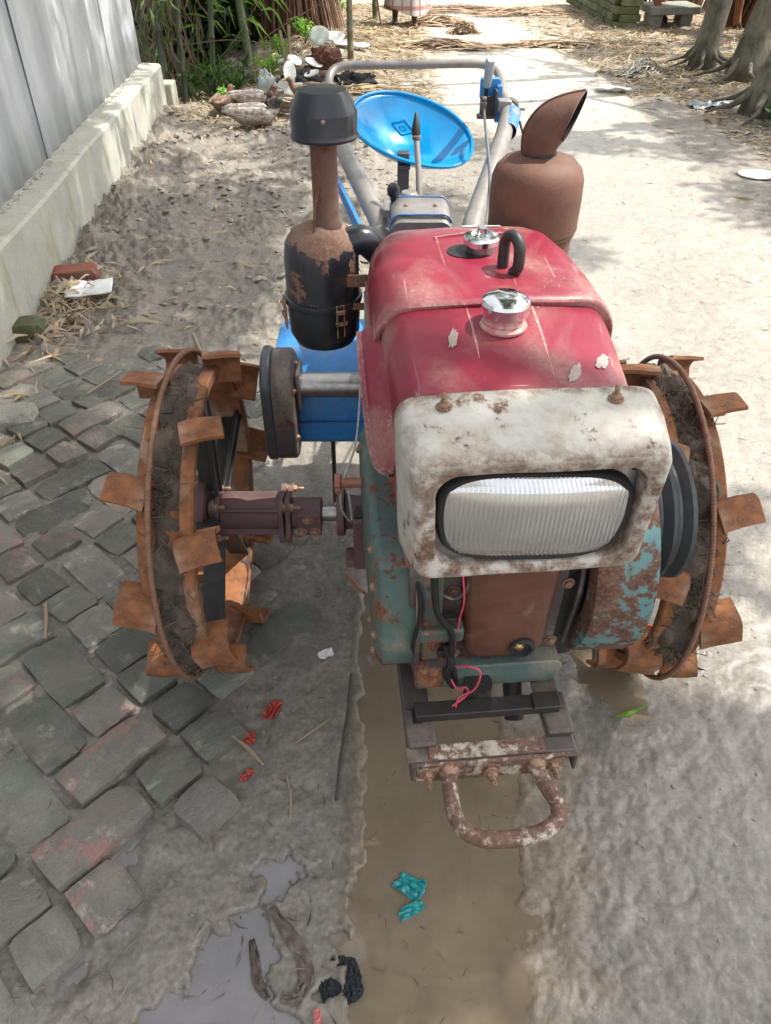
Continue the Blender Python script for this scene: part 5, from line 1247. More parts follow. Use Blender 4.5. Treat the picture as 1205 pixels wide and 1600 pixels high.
bundle('lighter brown bundle with splayed foot right of the dark one', (-.78, 10.35, .0), 2.2, .30, (-.16, 0, 0), M_jute, 170, 2)
for i, (x, y, ln, lb) in enumerate([(3.35, 12.9, .10, 'bundle of stalks behind the cracked slab, farthest left of the row on the right'), (4.0, 12.7, .22, 'splayed reddish bundle next to the farthest left one of the row on the right'), (4.62, 12.3, .12, 'bundle of stalks left of the slim tree trunk'), (4.3, 10.9, .30, 'brown bundle showing directly behind the slim tree trunk'), (4.75, 10.2, .12, 'bundle of stalks between the slim and the thick trunk'), (4.55, 9.2, .25, 'slanting grey brown bundle right of the thick trunk'), (5.3, 9.3, .2, 'brown bundle at the right edge of the picture behind the trees'), (5.6, 11.4, .1, 'bundle of stalks at the back of the right hand row')]):
    bundle(lb, (x, y, .02), 2.2, .36, (ln, 0, 0), M_jute if i % 3 else M_juter, 170, 10+i)
# heaps of stripped fibre on the lane
M_fib = leafmat('jute_fibre', (.50, .38, .26), (.30, .20, .13), .1, .8)
def fibre(lab, c, lx, ly, h, n, seed, rot=0, mat=None):
    rg = random.Random(seed); m = MB(); z0 = gz(c[0], c[1])
    for _ in range(n):
        x = rg.uniform(-1, 1); y = rg.gauss(0, .4); env = max(.1, 1-abs(x)**1.5)*math.exp(-y*y); L_ = rg.uniform(.1, .4)*lx*1.4; a_ = rg.gauss(0, .30)
        p = Vector((x*lx*.5, y*ly*.5, h*env*rg.random()+.004)); d = Vector((math.cos(a_), math.sin(a_), 0))*L_*.5
        q_ = [p-d, p-d*.4+Vector((0, rg.gauss(0, .01), h*env*.35)), p+d*.4+Vector((0, rg.gauss(0, .012), h*env*.3)), p+d-Vector((0, 0, h*env*.1))]
        q_ = [Rot(rot, 'Z') @ v_+Vector((c[0], c[1], z0)) for v_ in q_]; q_ = [Vector((v_.x, v_.y, max(v_.z, z0+.003))) for v_ in q_]
        m.strip(smoothpath(q_, 2), rg.uniform(.006, .018), (rg.gauss(0, .4), rg.gauss(0, .4), 1))
    return props(part('fibre_heap', m, mat or M_fib, None, ang=0), lab, 'fibre heap', 'heaps of plant fibre on the lane')
fibre('long low heap of brown fibre lying across the lane behind the handlebar', (.62, 9.65), .95, .35, .07, 420, 1)
fibre('long thin fibre strand on the right half of the sunlit lane', (1.86, 9.75), 1.1, .2, .04, 260, 2, -3)
fibre('fibre heap left of the lane just right of the person', (.66, 11.3), .7, .5, .09, 380, 3)
fibre('small round bushy fibre clump in the middle of the lane', (.93, 10.65), .30, .25, .13, 260, 4, 20)
fibre('fibre heap on the far right half of the lane', (1.85, 12.2), 1.2, .6, .06, 420, 5)
fibre('wide fibre heap at the top of the picture behind the person', (1.0, 12.5), 1.3, .5, .06, 420, 6)
fibre('fluffy pale fibre bunch beside the root of the slim trunk', (2.45, 8.35), .5, .35, .09, 300, 7, 50, leafmat('pale_fibre', (.46, .43, .36), (.33, .30, .25), .1, .8))
# mossy brick wall and culvert slab
M_mossb = brickmat('moss_covered_brick', (.13, .16, .06), (.16, .13, .08), (.25, .24, .15), .1)
mw = thing('mossy_wall', 'low moss covered brick wall at the far right side of the lane', 'wall', (2.95, 12.0, 0))
bm_ = MB(); bm_.box((0, 0, 0), (.11, .24, .072)); bme = bm_.mesh('brick', M_mossb)
for r_ in range(7):
    for k_ in range(10):
        y = 10.95+k_*.25+(r_ % 2)*.125; x = 2.80-.05*(y-10.9)
        o = bpy.data.objects.new('brick', bme); link(o, mw, Tr(x+rg.uniform(-.006, .006), y, .04+r_*.08) @ Rot(3+rg.uniform(-1, 1), 'Z') @ Rot(rg.uniform(-1, 1), 'Y'))
for r_ in range(7):
    o = bpy.data.objects.new('brick', bme); link(o, mw, Tr(2.90+(r_ % 2)*.03, 10.88, .04+r_*.08) @ Rot(90, 'Z'))
mb = MB(); mb.box((2.88, 12.1, .28), (.09, 2.5, .56), Tr(2.88, 12.1, 0) @ Rot(3, 'Z') @ Tr(-2.88, -12.1, 0)); part('mortar_core', mb, M_pl, mw)
M_slab = simple('old_grey_slab', (.26, .26, .22), (.17, .18, .14), rough=.9, sc_=14, b=.6)
cs = thing('culvert', 'grey concrete slab resting on stones beside the mossy wall', 'culvert', (3.45, 10.9, 0))
mb = MB(); mb.loft([[(3.12, 10.62, z), (3.72, 10.74, z), (3.70, 11.25, z), (3.10, 11.15, z)] for z in (.17, .25)]); part('slab', mb, M_slab, cs, bevel=.01)
for x, y in ((3.2, 10.85), (3.6, 10.95)): mb = MB(); mb.box((x, y, .08), (.14, .3, .2)); mb.wobble(.02, 9, 1); part('stone_support', mb, M_slab, cs, bevel=.02)

# ================================================================== SCRAP HEAP, PLATES, RUBBISH
M_wpl = simple('white_plastic', (.72, .72, .68), (.62, .62, .58), rough=.4, sc_=20, b=.15)
M_gwp = simple('greyish_plastic', (.42, .45, .42), (.32, .36, .32), rough=.45, sc_=12, b=.3)
def sole(lab, c, a_, b_, rx, ry, rz, mat=None, name='white_plastic_disc', grp='oval white plastic pieces in the scrap heap', cat='plastic piece'):
    m = MB(); lp = []
    for s_, z_ in ((.96, -.004), (1, 0), (1, .004), (.93, .007), (.6, .004), (.05, .003)):
        lp.append([(a_*s_*math.cos(t_)*(1+.1*math.sin(t_)), b_*s_*math.sin(t_), z_) for t_ in [2*math.pi*k_/28 for k_ in range(28)]])
    m.loft(lp, True, True, Tr(*c) @ Rot(rz, 'Z') @ Rot(rx, 'X') @ Rot(ry, 'Y')); return props(part(name, m, mat or M_wpl, None), lab, cat, grp)
sole('upright white oval piece at the top left of the scrap heap', (-.82, 7.45, .10+.05), .055, .10, 60, 10, 10)
sole('large white oval piece leaning at the front of the scrap heap', (-.76, 7.22, .07), .10, .055, 50, -22, 8)
sole('pale blue white oval piece left in the scrap heap', (-.87, 7.3, .09), .10, .05, 55, -48, 0)
sole('small white piece at the top of the scrap heap', (-.80, 7.75, .20), .08, .045, 50, 30, 20)
sole('white piece tucked under the brown coir', (-.63, 7.75, .18), .085, .04, 40, 25, 0)
sole('narrow white piece at the right of the scrap heap', (-.64, 7.5, .14), .07, .035, 30, -20, 0)
sole('white piece right of the brown coir', (-.46, 8.1, .20), .08, .05, 20, -10, 0)
sole('white disc lying left of the bamboo pole', (-.42, 8.9, .16), .10, .07, 10, 0, 0)
sole('white disc lying right of the bamboo pole', (-.24, 9.0, .12), .08, .06, 10, 0, 0)
sole('round grey white lid in front of the brown stalk bundle', (-.66, 8.9, .22), .10, .09, 60, 0, 0, M_gwp)
sole('round white lid right of the grey white lid', (-.52, 9.0, .20), .11, .07, 30, 0, 0)
def lump(name, lab, cat, c, s_, mat, amp=.35, fr=14, seed=1, n=20, flat=1, kind=None):
    m = MB(); rg = random.Random(seed); lp = []
    pr = [(math.sin(math.pi*i/n*.5+.0), math.cos(math.pi*i/n*.5)) for i in range(n, -1, -1)]
    m.lathe([(max(.0001, r_), z_) for r_, z_ in pr], 28)
    vv = []
    for p in m.v:
        p = Vector(p); k_ = 1+amp*mnoise.noise(p*2.2+Vector((seed, 0, 0)))+amp*.45*mnoise.noise(p*6+Vector((0, seed, 0))); p = Vector((p.x*s_[0]*k_, p.y*s_[1]*k_, p.z*s_[2]*k_)); vv.append(tuple(p+Vector(c)))
    m.v = vv; m.wobble(min(s_)*.12, fr*2, seed); return props(part(name, m, mat, None, ang=0), lab, cat, None, kind)
lump('grey_bag', 'crumpled greyish bag at the left end of the scrap heap', 'bag', (-1.02, 7.4, .0), (.09, .07, .16), M_gwp, .4, 14, 2)
lump('coir_clump', 'shaggy red brown coir clump on top of the scrap heap', 'coir', (-.55, 7.85, .12), (.17, .10, .14), simple('coir', (.16, .06, .035), (.07, .03, .02), rough=.95, sc_=40, b=1, dist=.02), .6, 30, 3)
lump('black_rubbish', 'black rags among the white pieces of the scrap heap', 'rag', (-.74, 7.55, .02), (.18, .14, .13), simple('black_rag', (.03, .028, .026), rough=.8, sc_=30, b=.8, dist=.01), .5, 20, 4)
lump('burnt_heap', 'small black burnt heap behind the air cleaner cap', 'ash heap', (-.27, 7.70, gz(-.27, 7.7)-.01), (.19, .15, .07), simple('ash', (.03, .03, .032), (.015, .015, .015), rough=.95, sc_=60, b=1, dist=.02), .8, 30, 5)
fibre('scatter of grey brown straw round the burnt heap', (-.20, 7.45), .6, .35, .03, 200, 15, 10, M_straw)
mb = MB(); mb.tube([(-1.0, 8.05, .13), (-.78, 8.15, .14)], .028, 16); props(part('pale_pipe', mb, simple('cream_pipe', (.5, .48, .38), rough=.6), None), 'short cream pipe lying behind the weeds', 'pipe')
for i, (a_, b_) in enumerate((((-.86, 7.75, .02), (-.92, 7.8, .42)), ((-.85, 7.75, .02), (-.84, 7.8, .46)))):
    mb = MB(); mb.tube([a_, b_], .013, 8); props(part('split_stick', mb, M_straw, None), ['pale split stick leaning left in the weeds by the pipe', 'pale split stick standing upright in the weeds by the pipe'][i], 'stick', 'split sticks')
sole('flat white disc on the ground at the right edge of the picture', (2.36, 5.12, gz(2.36, 5.12)+.012), .115, .095, 0, 0, 0, None, 'white_disc', None, 'plate')
def crumple(name, lab, cat, c, sx_, sy_, h, mat, seed, rz=0, n=22, outline=None, thick=.0008, fr=1.6):
    """creased sheet lying on the ground"""
    m = MB(); v = []; f = []; idx = {}
    for j in range(n+1):
        for i in range(n+1):
            x, y = -1+2*i/n, -1+2*j/n
            r_ = 1+.35*mnoise.noise(Vector((math.atan2(y, x)*1.5, seed, 0)))
            if math.hypot(x*.85, y*.85) > r_ and (outline is None): continue
            z = h*.7*(.2+abs(mnoise.noise(Vector((x*fr, y*fr, seed))))*1.3+.35*abs(mnoise.noise(Vector((x*fr*2.7, y*fr*2.7, seed)))))
            q_ = Rot(rz, 'Z') @ Vector((x*sx_, y*sy_, z)); idx[(i, j)] = len(v); v.append(q_+Vector(c))
    for j in range(n):
        for i in range(n):
            k_ = [(i, j), (i+1, j), (i+1, j+1), (i, j+1)]
            if all(a_ in idx for a_ in k_): f.append(tuple(idx[a_] for a_ in k_))
    m.add(v, f); o = props(part(name, m, mat, None, ang=25), lab, cat); so_ = o.modifiers.new('s', 'SOLIDIFY'); so_.thickness = thick; return o
crumple('white_cloth', 'small white rag lying on the lane near the roots', 'rag', (2.0, 7.55, .012), .15, .08, .03, M_wpl, 3, -20)
crumple('plastic_bag', 'crumpled grey blue plastic bag in the litter by the trees', 'plastic bag', (2.62, 6.95, gz(2.62, 6.95)), .14, .10, .06, simple('blue_grey_film', (.22, .27, .32), (.16, .18, .2), rough=.35, sc_=20, b=.4), 4)
crumple('plastic_bag', 'pale torn plastic bag right of the grey blue one', 'plastic bag', (2.84, 7.05, gz(2.84, 7.05)), .10, .07, .05, M_gwp, 5)
M_tealf = simple('teal_film', (.0, .22, .22), (.0, .15, .16), rough=.25, sc_=30, b=.4)
crumple('teal_wrapper', 'torn teal plastic scrap floating in the brown puddle, upper piece', 'wrapper', (.047, .672, WATER-.001), .030, .020, .011, M_tealf, 6, -35)
crumple('teal_wrapper', 'small curl of teal plastic right of the bigger teal scrap', 'wrapper', (.067, .672, WATER), .009, .014, .010, M_tealf, 16, -35)
crumple('teal_wrapper', 'leaf shaped teal plastic scrap, lowest in the brown puddle', 'wrapper', (.049, .628, WATER-.001), .026, .011, .008, M_tealf, 7, 25)
M_redf = simple('red_film', (.42, .04, .02), (.25, .03, .02), rough=.35, sc_=30, b=.4)
crumple('red_wrapper', 'torn red plastic strip under dry stalks left of the puddle', 'wrapper', (-.335, 1.005, gz(-.335, 1.005)+.002), .045, .018, .014, M_redf, 8, -20)
crumple('red_wrapper', 'small red plastic scrap in the mud nearest the puddle', 'wrapper', (-.262, 1.07, gz(-.262, 1.07)+.001), .016, .028, .013, M_redf, 9, -20)
crumple('red_wrapper', 'tiny red scrap beside the lone mossy brick', 'wrapper', (-.30, .905, gz(-.30, .905)+.001), .009, .018, .007, M_redf, 10, -40)
crumple('red_wrapper', 'tiny pink plastic scrap at the bottom edge of the picture', 'wrapper', (-.115, .445, gz(-.115, .445)+.003), .006, .014, .007, simple('pink_film', (.6, .18, .17), rough=.4), 11, 10)
crumple('foil_scrap', 'crumpled silvery white scrap in the mud left of the engine', 'foil', (-.148, 1.232, gz(-.148, 1.232)+.001), .020, .014, .012, M_wpl, 12, 30)
M_net = simple('black_net', (.035, .045, .05), (.02, .025, .03), rough=.6, sc_=160, b=1.2, dist=.004)
crumple('black_netting', 'piece of dark netting half in the brown puddle near the bottom', 'netting', (-.080, .505, gz(-.10, .505)+.009), .038, .040, .015, M_net, 13, 20, 30, fr=6)
M_rag = simple('muddy_brown_rag', (.12, .09, .07), (.08, .062, .05), rough=.55, sc_=30, b=.5)
def ragstrip(lab, pts, w_, seed):
    m = MB(); rg = random.Random(seed); P = smoothpath([(x, y, max(gz(x, y), WATER)+.006) for x, y in pts], 8)
    v = []; f = []; n = 9
    for i, p in enumerate(P):
        t_ = (P[min(i+1, len(P)-1)]-P[max(i-1, 0)]).normalized(); b = Vector((-t_.y, t_.x, 0)).normalized(); ww = w_*(.6+.5*math.sin(i/len(P)*math.pi)+.25*mnoise.noise(Vector((i*.25, seed, 0))))
        for k_ in range(n+1): u_ = -1+2*k_/n; v.append(p+b*u_*ww+Vector((0, 0, .007*abs(mnoise.noise(Vector((i*.16, u_*1.9, seed))))*2-.004)))
    for i in range(len(P)-1):
        for k_ in range(n): a_ = i*(n+1)+k_; f.append((a_, a_+1, a_+n+2, a_+n+1))
    m.add(v, f); return props(part('muddy_rag', m, M_rag, None, ang=75), lab, 'rag')
ragstrip('twisted muddy brown rag curling right of the grey puddle', [(-.215, .625), (-.19, .595), (-.165, .565), (-.145, .53), (-.14, .50), (-.155, .475), (-.18, .478)], .013, 1)
ragstrip('short muddy rag strip left of the twisted rag', [(-.245, .575), (-.235, .54), (-.225, .505), (-.205, .48)], .009, 2)
# stones and broken bricks along the plinth
def stone(lab, c, d, rz, mat, seed, name='broken_brick', cat='brick'):
    m = MB(); k_ = 7; v = []; 
    lp = []
    for z_, s_ in ((-.5, 1), (-.2, 1.03), (.2, 1.0), (.42, .95), (.5, .84)):
        l_ = []
        for i in range(24):
            a_ = 2*math.pi*i/24; r_ = 1/max(abs(math.cos(a_)), abs(math.sin(a_)))**.85*.5; p = Vector((r_*math.cos(a_)*s_, r_*math.sin(a_)*s_, z_)); p *= 1+.16*mnoise.noise(p*2.3+Vector((seed, seed, 0)))+.05*mnoise.noise(p*9)
            l_.append((p.x*d[0], p.y*d[1], p.z*d[2]+.5*d[2]))
        lp.append(l_)
    m.loft(lp, True, True, Tr(*c) @ Rot(rz, 'Z')); return props(part(name, m, mat, None, ang=45, bevel=.002), lab, cat)
M_mossy = brickmat('wet_moss_stone', (.075, .085, .035), (.06, .06, .03), (.14, .17, .05), .1)
stone('dark moss covered half brick against the plinth', (-1.475, 2.92, -.01), (.13, .115, .085), 12, M_mossy, 1)
stone('pale mossy stone at the left edge of the brick paving', (-1.33, 2.27, -.01), (.20, .10, .065), 15, BM[2], 2, 'pale_stone', 'stone')
stone('broken piece of red brick behind the white polystyrene', (-1.45, 3.47, .005), (.20, .11, .07), 8, simple('red_broken_brick', (.26, .06, .04), (.16, .10, .075), rough=.9, sc_=9, b=.6), 3)
crumple('polystyrene_piece', 'flat white polystyrene piece lying on dry leaves by the wall', 'plastic piece', (-1.335, 3.30, gz(-1.335, 3.3)+.015), .10, .075, .035, M_wpl, 21, 12, 14, True, .008, .5)
# stick, rod, stalks
def stick(lab, pts, r_, mat, name='stick', cat='stick'):
    mb = MB(); P = smoothpath(pts, 6); mb.tube(P, [r_*(1-.3*i/len(P)) for i in range(len(P))], 8); mb.wobble(r_*.4, 40, 2); return props(part(name, mb, mat, None), lab, cat)
M_stk = simple('dark_wet_stick', (.07, .055, .045), rough=.5, sc_=30)
stick('long dark rod lying along the left edge of the puddle', [(-.081, 1.16, .020), (-.087, 1.05, .018), (-.096, .95, .018), (-.104, .84, .012)], .0042, M_stk)
stick('orange brown stick end beside the teal gear cover', [(-.105, 1.50, gz(-.105, 1.5)+.012), (-.075, 1.46, gz(-.075, 1.46)+.012), (-.03, 1.40, .015)], .006, simple('orange_stick', (.36, .16, .09), rough=.6))
for i, (a_, b_, lb) in enumerate((((-.40, 1.03), (-.275, .935), 'long dry stalk lying over the red strip'), ((-.355, 1.0), (-.265, .925), 'dry stalk beside the red strip pointing at the lone brick'), ((-.20, .98), (-.125, 1.045), 'thin straight straw in the mud near the puddle'), ((-.215, .905), (-.195, .80), 'thin pale straw pointing to the camera right of the lone brick'), ((-.90, 1.40), (-.86, 1.28), 'flat pale splinter on the grey bricks'), ((-.62, 1.72), (-.80, 1.98), 'long straw lying across the paving left of the wheel'), ((-1.12, 2.42), (-1.02, 2.62), 'pale bamboo splinter at the far edge of the paving'), ((-.72, 2.70), (-.80, 2.92), 'broad pale splinter in the mud behind the left wheel'))):
    z = lambda p: gz(*p)+.006+(.012 if brick_xmax(p[1]) > p[0] else 0)
    mid = ((a_[0]+b_[0])/2+.006, (a_[1]+b_[1])/2); m = MB()
    m.strip(smoothpath([(a_[0], a_[1], z(a_)), (mid[0], mid[1], z(mid)+.005), (b_[0], b_[1], z(b_))], 4), .009 if 'splinter' in lb else .004); o = props(part('dry_stalk', m, M_leafdry, None, ang=0), lb, 'straw', 'single dry stalks'); so_ = o.modifiers.new('s', 'SOLIDIFY'); so_.thickness = .0015
mb = MB(); mb.strip(smoothpath([(.53, 1.055, gz(.53, 1.055)+.004), (.575, 1.07, gz(.575, 1.07)+.008), (.62, 1.095, gz(.62, 1.095)+.004)], 5), [.002, .006, .010, .012, .012, .011, .009, .007, .005, .003, .001]); props(part('green_leaf', mb, M_leafY, None, ang=0), 'long green blade of leaf on the mud right of the puddle', 'leaf')

# ---- scattered straw and dead leaves (uncountable)
def scatter(name, lab, mat, gen, n, seed, L0, L1, w0, w1, curl=.01):
    rg = random.Random(seed); pts = []
    while len(pts) < n:
        p = gen(rg)
        if p: pts.append(p)
    zs = gzs([p[0] for p in pts], [p[1] for p in pts]); 
    ends = [];
    for p in pts: a_ = rg.uniform(0, 6.28); L_ = rg.uniform(L0, L1); ends.append((p[0]+math.cos(a_)*L_, p[1]+math.sin(a_)*L_, a_, L_))
    ze = gzs([e[0] for e in ends], [e[1] for e in ends]); V = []; F = []
    for (x, y), z, (x2, y2, a_, L_), z2 in zip(pts, zs, ends, ze):
        w_ = rg.uniform(w0, w1)*min(1, L_/.05+.3); lift = .002+abs(rg.gauss(0, curl)); bx_, by_ = -math.sin(a_)*w_/2, math.cos(a_)*w_/2
        z = max(z, WATER); z2 = max(z2, WATER)
        if brick_xmax(y) > x and y < 2.8: z += .014; z2 += .012
        bb = rg.gauss(0, L_*.08); mx_, my_ = (x+x2)/2+by_*0-math.sin(a_)*bb, (y+y2)/2+math.cos(a_)*bb; zm = (z+z2)/2+lift; tw = rg.gauss(0, w_*.3)
        k_ = len(V); V += [(x, y, z+.001), (mx_+bx_, my_+by_, zm+tw), (mx_-bx_, my_-by_, zm-tw), (x2, y2, z2+.001+lift*rg.random())]
        F += [(k_, k_+2, k_+1), (k_+1, k_+2, k_+3)]
    m = MB(); m.add(V, F); return props(part(name, m, mat, None, ang=0), lab, None, None, 'stuff')
def g_left(rg):
    y = rg.uniform(2.7, 7.3); x = rg.uniform(wx(y)+.02, .35+.05*y); return (x, y)
def g_pile(rg):
    y = rg.gauss(3.22, .22); x = wx(y)+.06+abs(rg.gauss(0, .14)); return (x, y) if y < 3.9 else None
def g_edge(rg):
    y = rg.uniform(1.9, 3.0); x = wx(y)+.03+abs(rg.gauss(0, .12)); return (x, y)
def g_near(rg): return (rg.uniform(-.75, -.08), rg.uniform(.42, 1.9))
def g_road(rg): return (rg.uniform(.1, 2.2), rg.uniform(1.2, 8))
def g_verge(rg):
    y = rg.uniform(2.6, 10.5); x = (2.05 if rg.random() < .06 else 2.62-.05*(y-4))+abs(rg.gauss(0, .55)); return (x, y)
def g_far(rg):
    y = rg.uniform(7.2, 12.8); x = rg.uniform(-1.2, .45) if rg.random() < .5 else rg.uniform(1.9-.1*(y-9), 4.4); return (x, y)
def g_duck(rg): return (rg.gauss(-1.1, .32), rg.gauss(6.7, .28))
scatter('fallen_straw', 'scattered dead leaves and straw on the earth along the wall', M_leafdry, g_left, 750, 1, .02, .09, .003, .014, .006)
scatter('fallen_straw', 'dark bits of leaf trodden into the earth along the wall', M_dstraw, g_left, 450, 2, .01, .05, .003, .010, .004)
scatter('dead_leaves', 'pile of dry bamboo leaves against the foot of the plinth', M_leafdry, g_pile, 260, 3, .06, .20, .006, .022, .02)
scatter('dead_leaves', 'dry bamboo leaves between the plinth and the brick paving', M_leafdry, g_edge, 70, 4, .05, .16, .004, .014, .012)
scatter('fallen_straw', 'short straws and bits trodden into the mud near the camera', M_dstraw, g_near, 420, 5, .006, .04, .0012, .004, .003)
scatter('fallen_straw', 'few pale straws in the mud near the camera', M_straw, g_near, 80, 6, .01, .05, .0012, .003, .004)
scatter('fallen_straw', 'thin dark bits of straw on the concrete lane', M_dstraw, g_road, 700, 7, .01, .06, .0015, .005, .004)
scatter('fallen_straw', 'pale straws scattered over the concrete lane', M_straw, g_road, 200, 8, .02, .09, .002, .006, .006)
scatter('fallen_straw', 'brown straw litter on the right verge under the trees', M_leafdry, g_verge, 2600, 9, .03, .20, .004, .016, .012)
scatter('fallen_straw', 'dark straw litter on the right verge under the trees', M_dstraw, g_verge, 1500, 10, .03, .14, .004, .014, .008)
scatter('fallen_straw', 'thick pale straw litter beside the far end of the lane', M_straw, g_far, 9000, 11, .06, .3, .006, .016, .02)
scatter('dead_leaves', 'straw bedding under the ducks', M_leafdry, g_duck, 1100, 12, .04, .16, .004, .014, .02)
def g_pud(rg): return (rg.uniform(-.04, .30), rg.uniform(.42, 1.3))
scatter('puddle_flotsam', 'small dark bits floating in the brown puddle', M_dstraw, g_pud, 240, 13, .004, .028, .001, .003, .0015)
# clods and pebbles
def clods(name, lab, mat, gen, n, seed, s0, s1):
    rg = random.Random(seed); pts = []
    while len(pts) < n:
        p = gen(rg)
        if p: pts.append(p)
    zs = gzs([p[0] for p in pts], [p[1] for p in pts]); m = MB()
    for (x, y), z in zip(pts, zs):
        s_ = rg.uniform(s0, s1)*rg.choice((.5, .7, 1)); M_ = Tr(x, y, max(z, WATER)+s_*.15) @ Rot(rg.uniform(0, 360), 'Z') @ Rot(rg.uniform(-30, 30), 'X') @ Matrix.Diagonal((1.3*s_, .9*s_, .7*s_, 1))
        k_ = rg.uniform(.6, 1); m.lathe([(0, -1), (.8*k_, -.5), (1, .1), (.6, .7*k_), (0, .85)], 6, M_)
    m.wobble(s0*.5, 60, seed); return props(part(name, m, mat, None, ang=40), lab, None, None, 'stuff')
M_clod = simple('dry_clod', (.27, .24, .20), (.20, .175, .145), rough=.95, sc_=30, b=.8, dist=.004)
def g_clod(rg):
    y = rg.uniform(3.0, 7.0); x = rg.uniform(wx(y)+.02, .1); return (x, y) if mnoise.noise(Vector((x*2, y*2, 0))) > -.1 or rg.random() < .25 else None
clods('earth_clods', 'crumbly grey earth clods heaped along the wall', M_clod, g_clod, 800, 1, .006, .030)
clods('earth_clods', 'small clods and grit on the near mud', M_clod, g_near, 380, 2, .002, .006)
clods('grit', 'grit and pebbles on the lane', M_clod, lambda rg: (rg.uniform(.3, 1.3), rg.uniform(.42, 2.4)), 420, 3, .0015, .005)

# ================================================================== DUCKS, COW, PERSON
def skin(name, pts, edges, rads, mat, parent, sub=2, root=0, ang=0):
    me = bpy.data.meshes.new(name); me.from_pydata([tuple(p) for p in pts], edges, []); me.update(); me.materials.append(mat)
    o = bpy.data.objects.new(name, me); link(o, parent, WM[parent.name].copy() if parent else None)
    s_ = o.modifiers.new('skin', 'SKIN'); s_.use_smooth_shade = True
    for i, r_ in enumerate(rads):
        d = me.skin_vertices[0].data[i]; d.radius = r_ if isinstance(r_, tuple) else (r_, r_); d.use_root = (i == root)
    b = o.modifiers.new('sub', 'SUBSURF'); b.levels = sub; b.render_levels = sub
    return o
def duckmat(name, body, body2, head, neckx):
    m, t, b = newmat(name); L = t.links.new
    sep = N(t, 'ShaderNodeSeparateXYZ'); L(tc(t), sep.inputs[0])
    n1 = noi(t, 55, 5, .7, None, .5, (.5, 1, 1)); c = mixc(t, ramp(t, n1, .42, .58), body, body2)
    hm = math_(t, 'MULTIPLY', ramp(t, sep.outputs[0], neckx, neckx+.02), ramp(t, sep.outputs[2], .115, .13)); c = mixc(t, hm, c, head)
    L(c, b.inputs['Base Color']); b.inputs['Roughness'].default_value = .6; bump(t, b, n1, .4, .004); return m
D1 = duckmat('mottled_grey_duck', (.34, .30, .26), (.15, .10, .075), (.02, .03, .02), .06)
D2 = duckmat('brown_duck', (.24, .15, .10), (.10, .06, .04), (.13, .07, .045), .06)
D3 = duckmat('pale_duck', (.50, .46, .42), (.22, .16, .12), (.12, .07, .05), .06)
M_bill = simple('olive_bill', (.30, .26, .12), rough=.4)
M_ybill = simple('yellow_bill', (.55, .38, .06), rough=.4)
def duck(lab, loc, rz, mat, s_=1, tucked=False, bill=None, wingm=None):
    t_ = thing('duck', lab, 'duck', loc, 0, 'ducks resting on the straw'); WM[t_.name] = Tr(*loc) @ Rot(rz, 'Z') @ Matrix.Scale(s_, 4); t_.matrix_basis = WM[t_.name]
    if tucked: nk_ = [(.10, 0, .11), (.110, 0, .135), (.100, .01, .155), (.095, .012, .165)]
    else: nk_ = [(.12, 0, .105), (.145, 0, .135), (.150, 0, .160), (.158, 0, .172)]
    P = [(0, 0, .075), (-.09, 0, .085), (-.155, 0, .105), (-.20, 0, .125), (.08, 0, .08)]+nk_+[(nk_[-1][0]+.028, nk_[-1][1], nk_[-1][2]-.006)]
    skin('body', P, [(0, 1), (1, 2), (2, 3), (0, 4), (4, 5), (5, 6), (6, 7), (7, 8), (8, 9)], [(.078, .062), (.070, .055), (.045, .034), (.022, .010), (.068, .058), (.040, .040), (.028, .028), (.027, .027), (.031, .030), (.020, .020)], mat, t_)
    h = Vector(P[8]); b = MB(); Mw = WM[t_.name]
    b.loft([[(x_, w_*math.cos(a_), zc+h_*math.sin(a_)) for a_ in [k_*.785 for k_ in range(8)]] for x_, w_, h_, zc in ((h.x+.028, .012, .012, h.z-.006), (h.x+.05, .011, .006, h.z-.010), (h.x+.072, .012, .0045, h.z-.014), (h.x+.08, .006, .003, h.z-.014))], M=Mw @ Tr(0, h.y, 0)); part('bill', b, bill or M_bill, t_)
    for sd_ in (-1, 1):
        b = MB(); lp = []
        for x_, w_, h_ in ((.09, .006, .01), (.06, .014, .038), (.0, .018, .048), (-.08, .016, .042), (-.15, .010, .024), (-.215, .004, .008)):
            lp.append([(x_, sd_*(.062-.09*max(0, -x_-.05))+w_*math.cos(a_), .105+.02*(x_ < -.1)+h_*math.sin(a_)) for a_ in [k_*.628 for k_ in range(10)]])
        b.loft(lp, M=Mw); part('wing', b, wingm or mat, t_, ang=0)
        b = MB(); b.lathe([(0, 0), (.0045, 0), (.003, .003), (0, .0035)], 8, Mw @ Tr(h.x+.012, h.y+sd_*.0265, h.z+.006) @ Rot(-90*sd_, 'X')); part('eye', b, M_rubber, t_)
duck('large mottled grey duck with black head resting nearest the camera', (-.965, 6.25, gz(-.965, 6.25)+.0), 8, D1, 1.12, False, M_bill, D3)
duck('small brown duck seen from behind left of the others', (-1.25, 6.62, gz(-1.25, 6.62)+.01), 78, D2, .95)
duck('pale backed duck with brown head raised behind the black headed one', (-1.02, 6.66, gz(-1.02, 6.66)+.01), 12, D2, 1.0, False, None, D3)
duck('brown duck resting half hidden right of the black headed one', (-.80, 6.60, gz(-.8, 6.6)), 160, D3, .95, True, None, D2)
duck('duck with yellow bill partly hidden behind the black intake cap', (-.62, 6.95, gz(-.62, 6.95)+.01), 165, D2, 1.0, False, M_ybill)
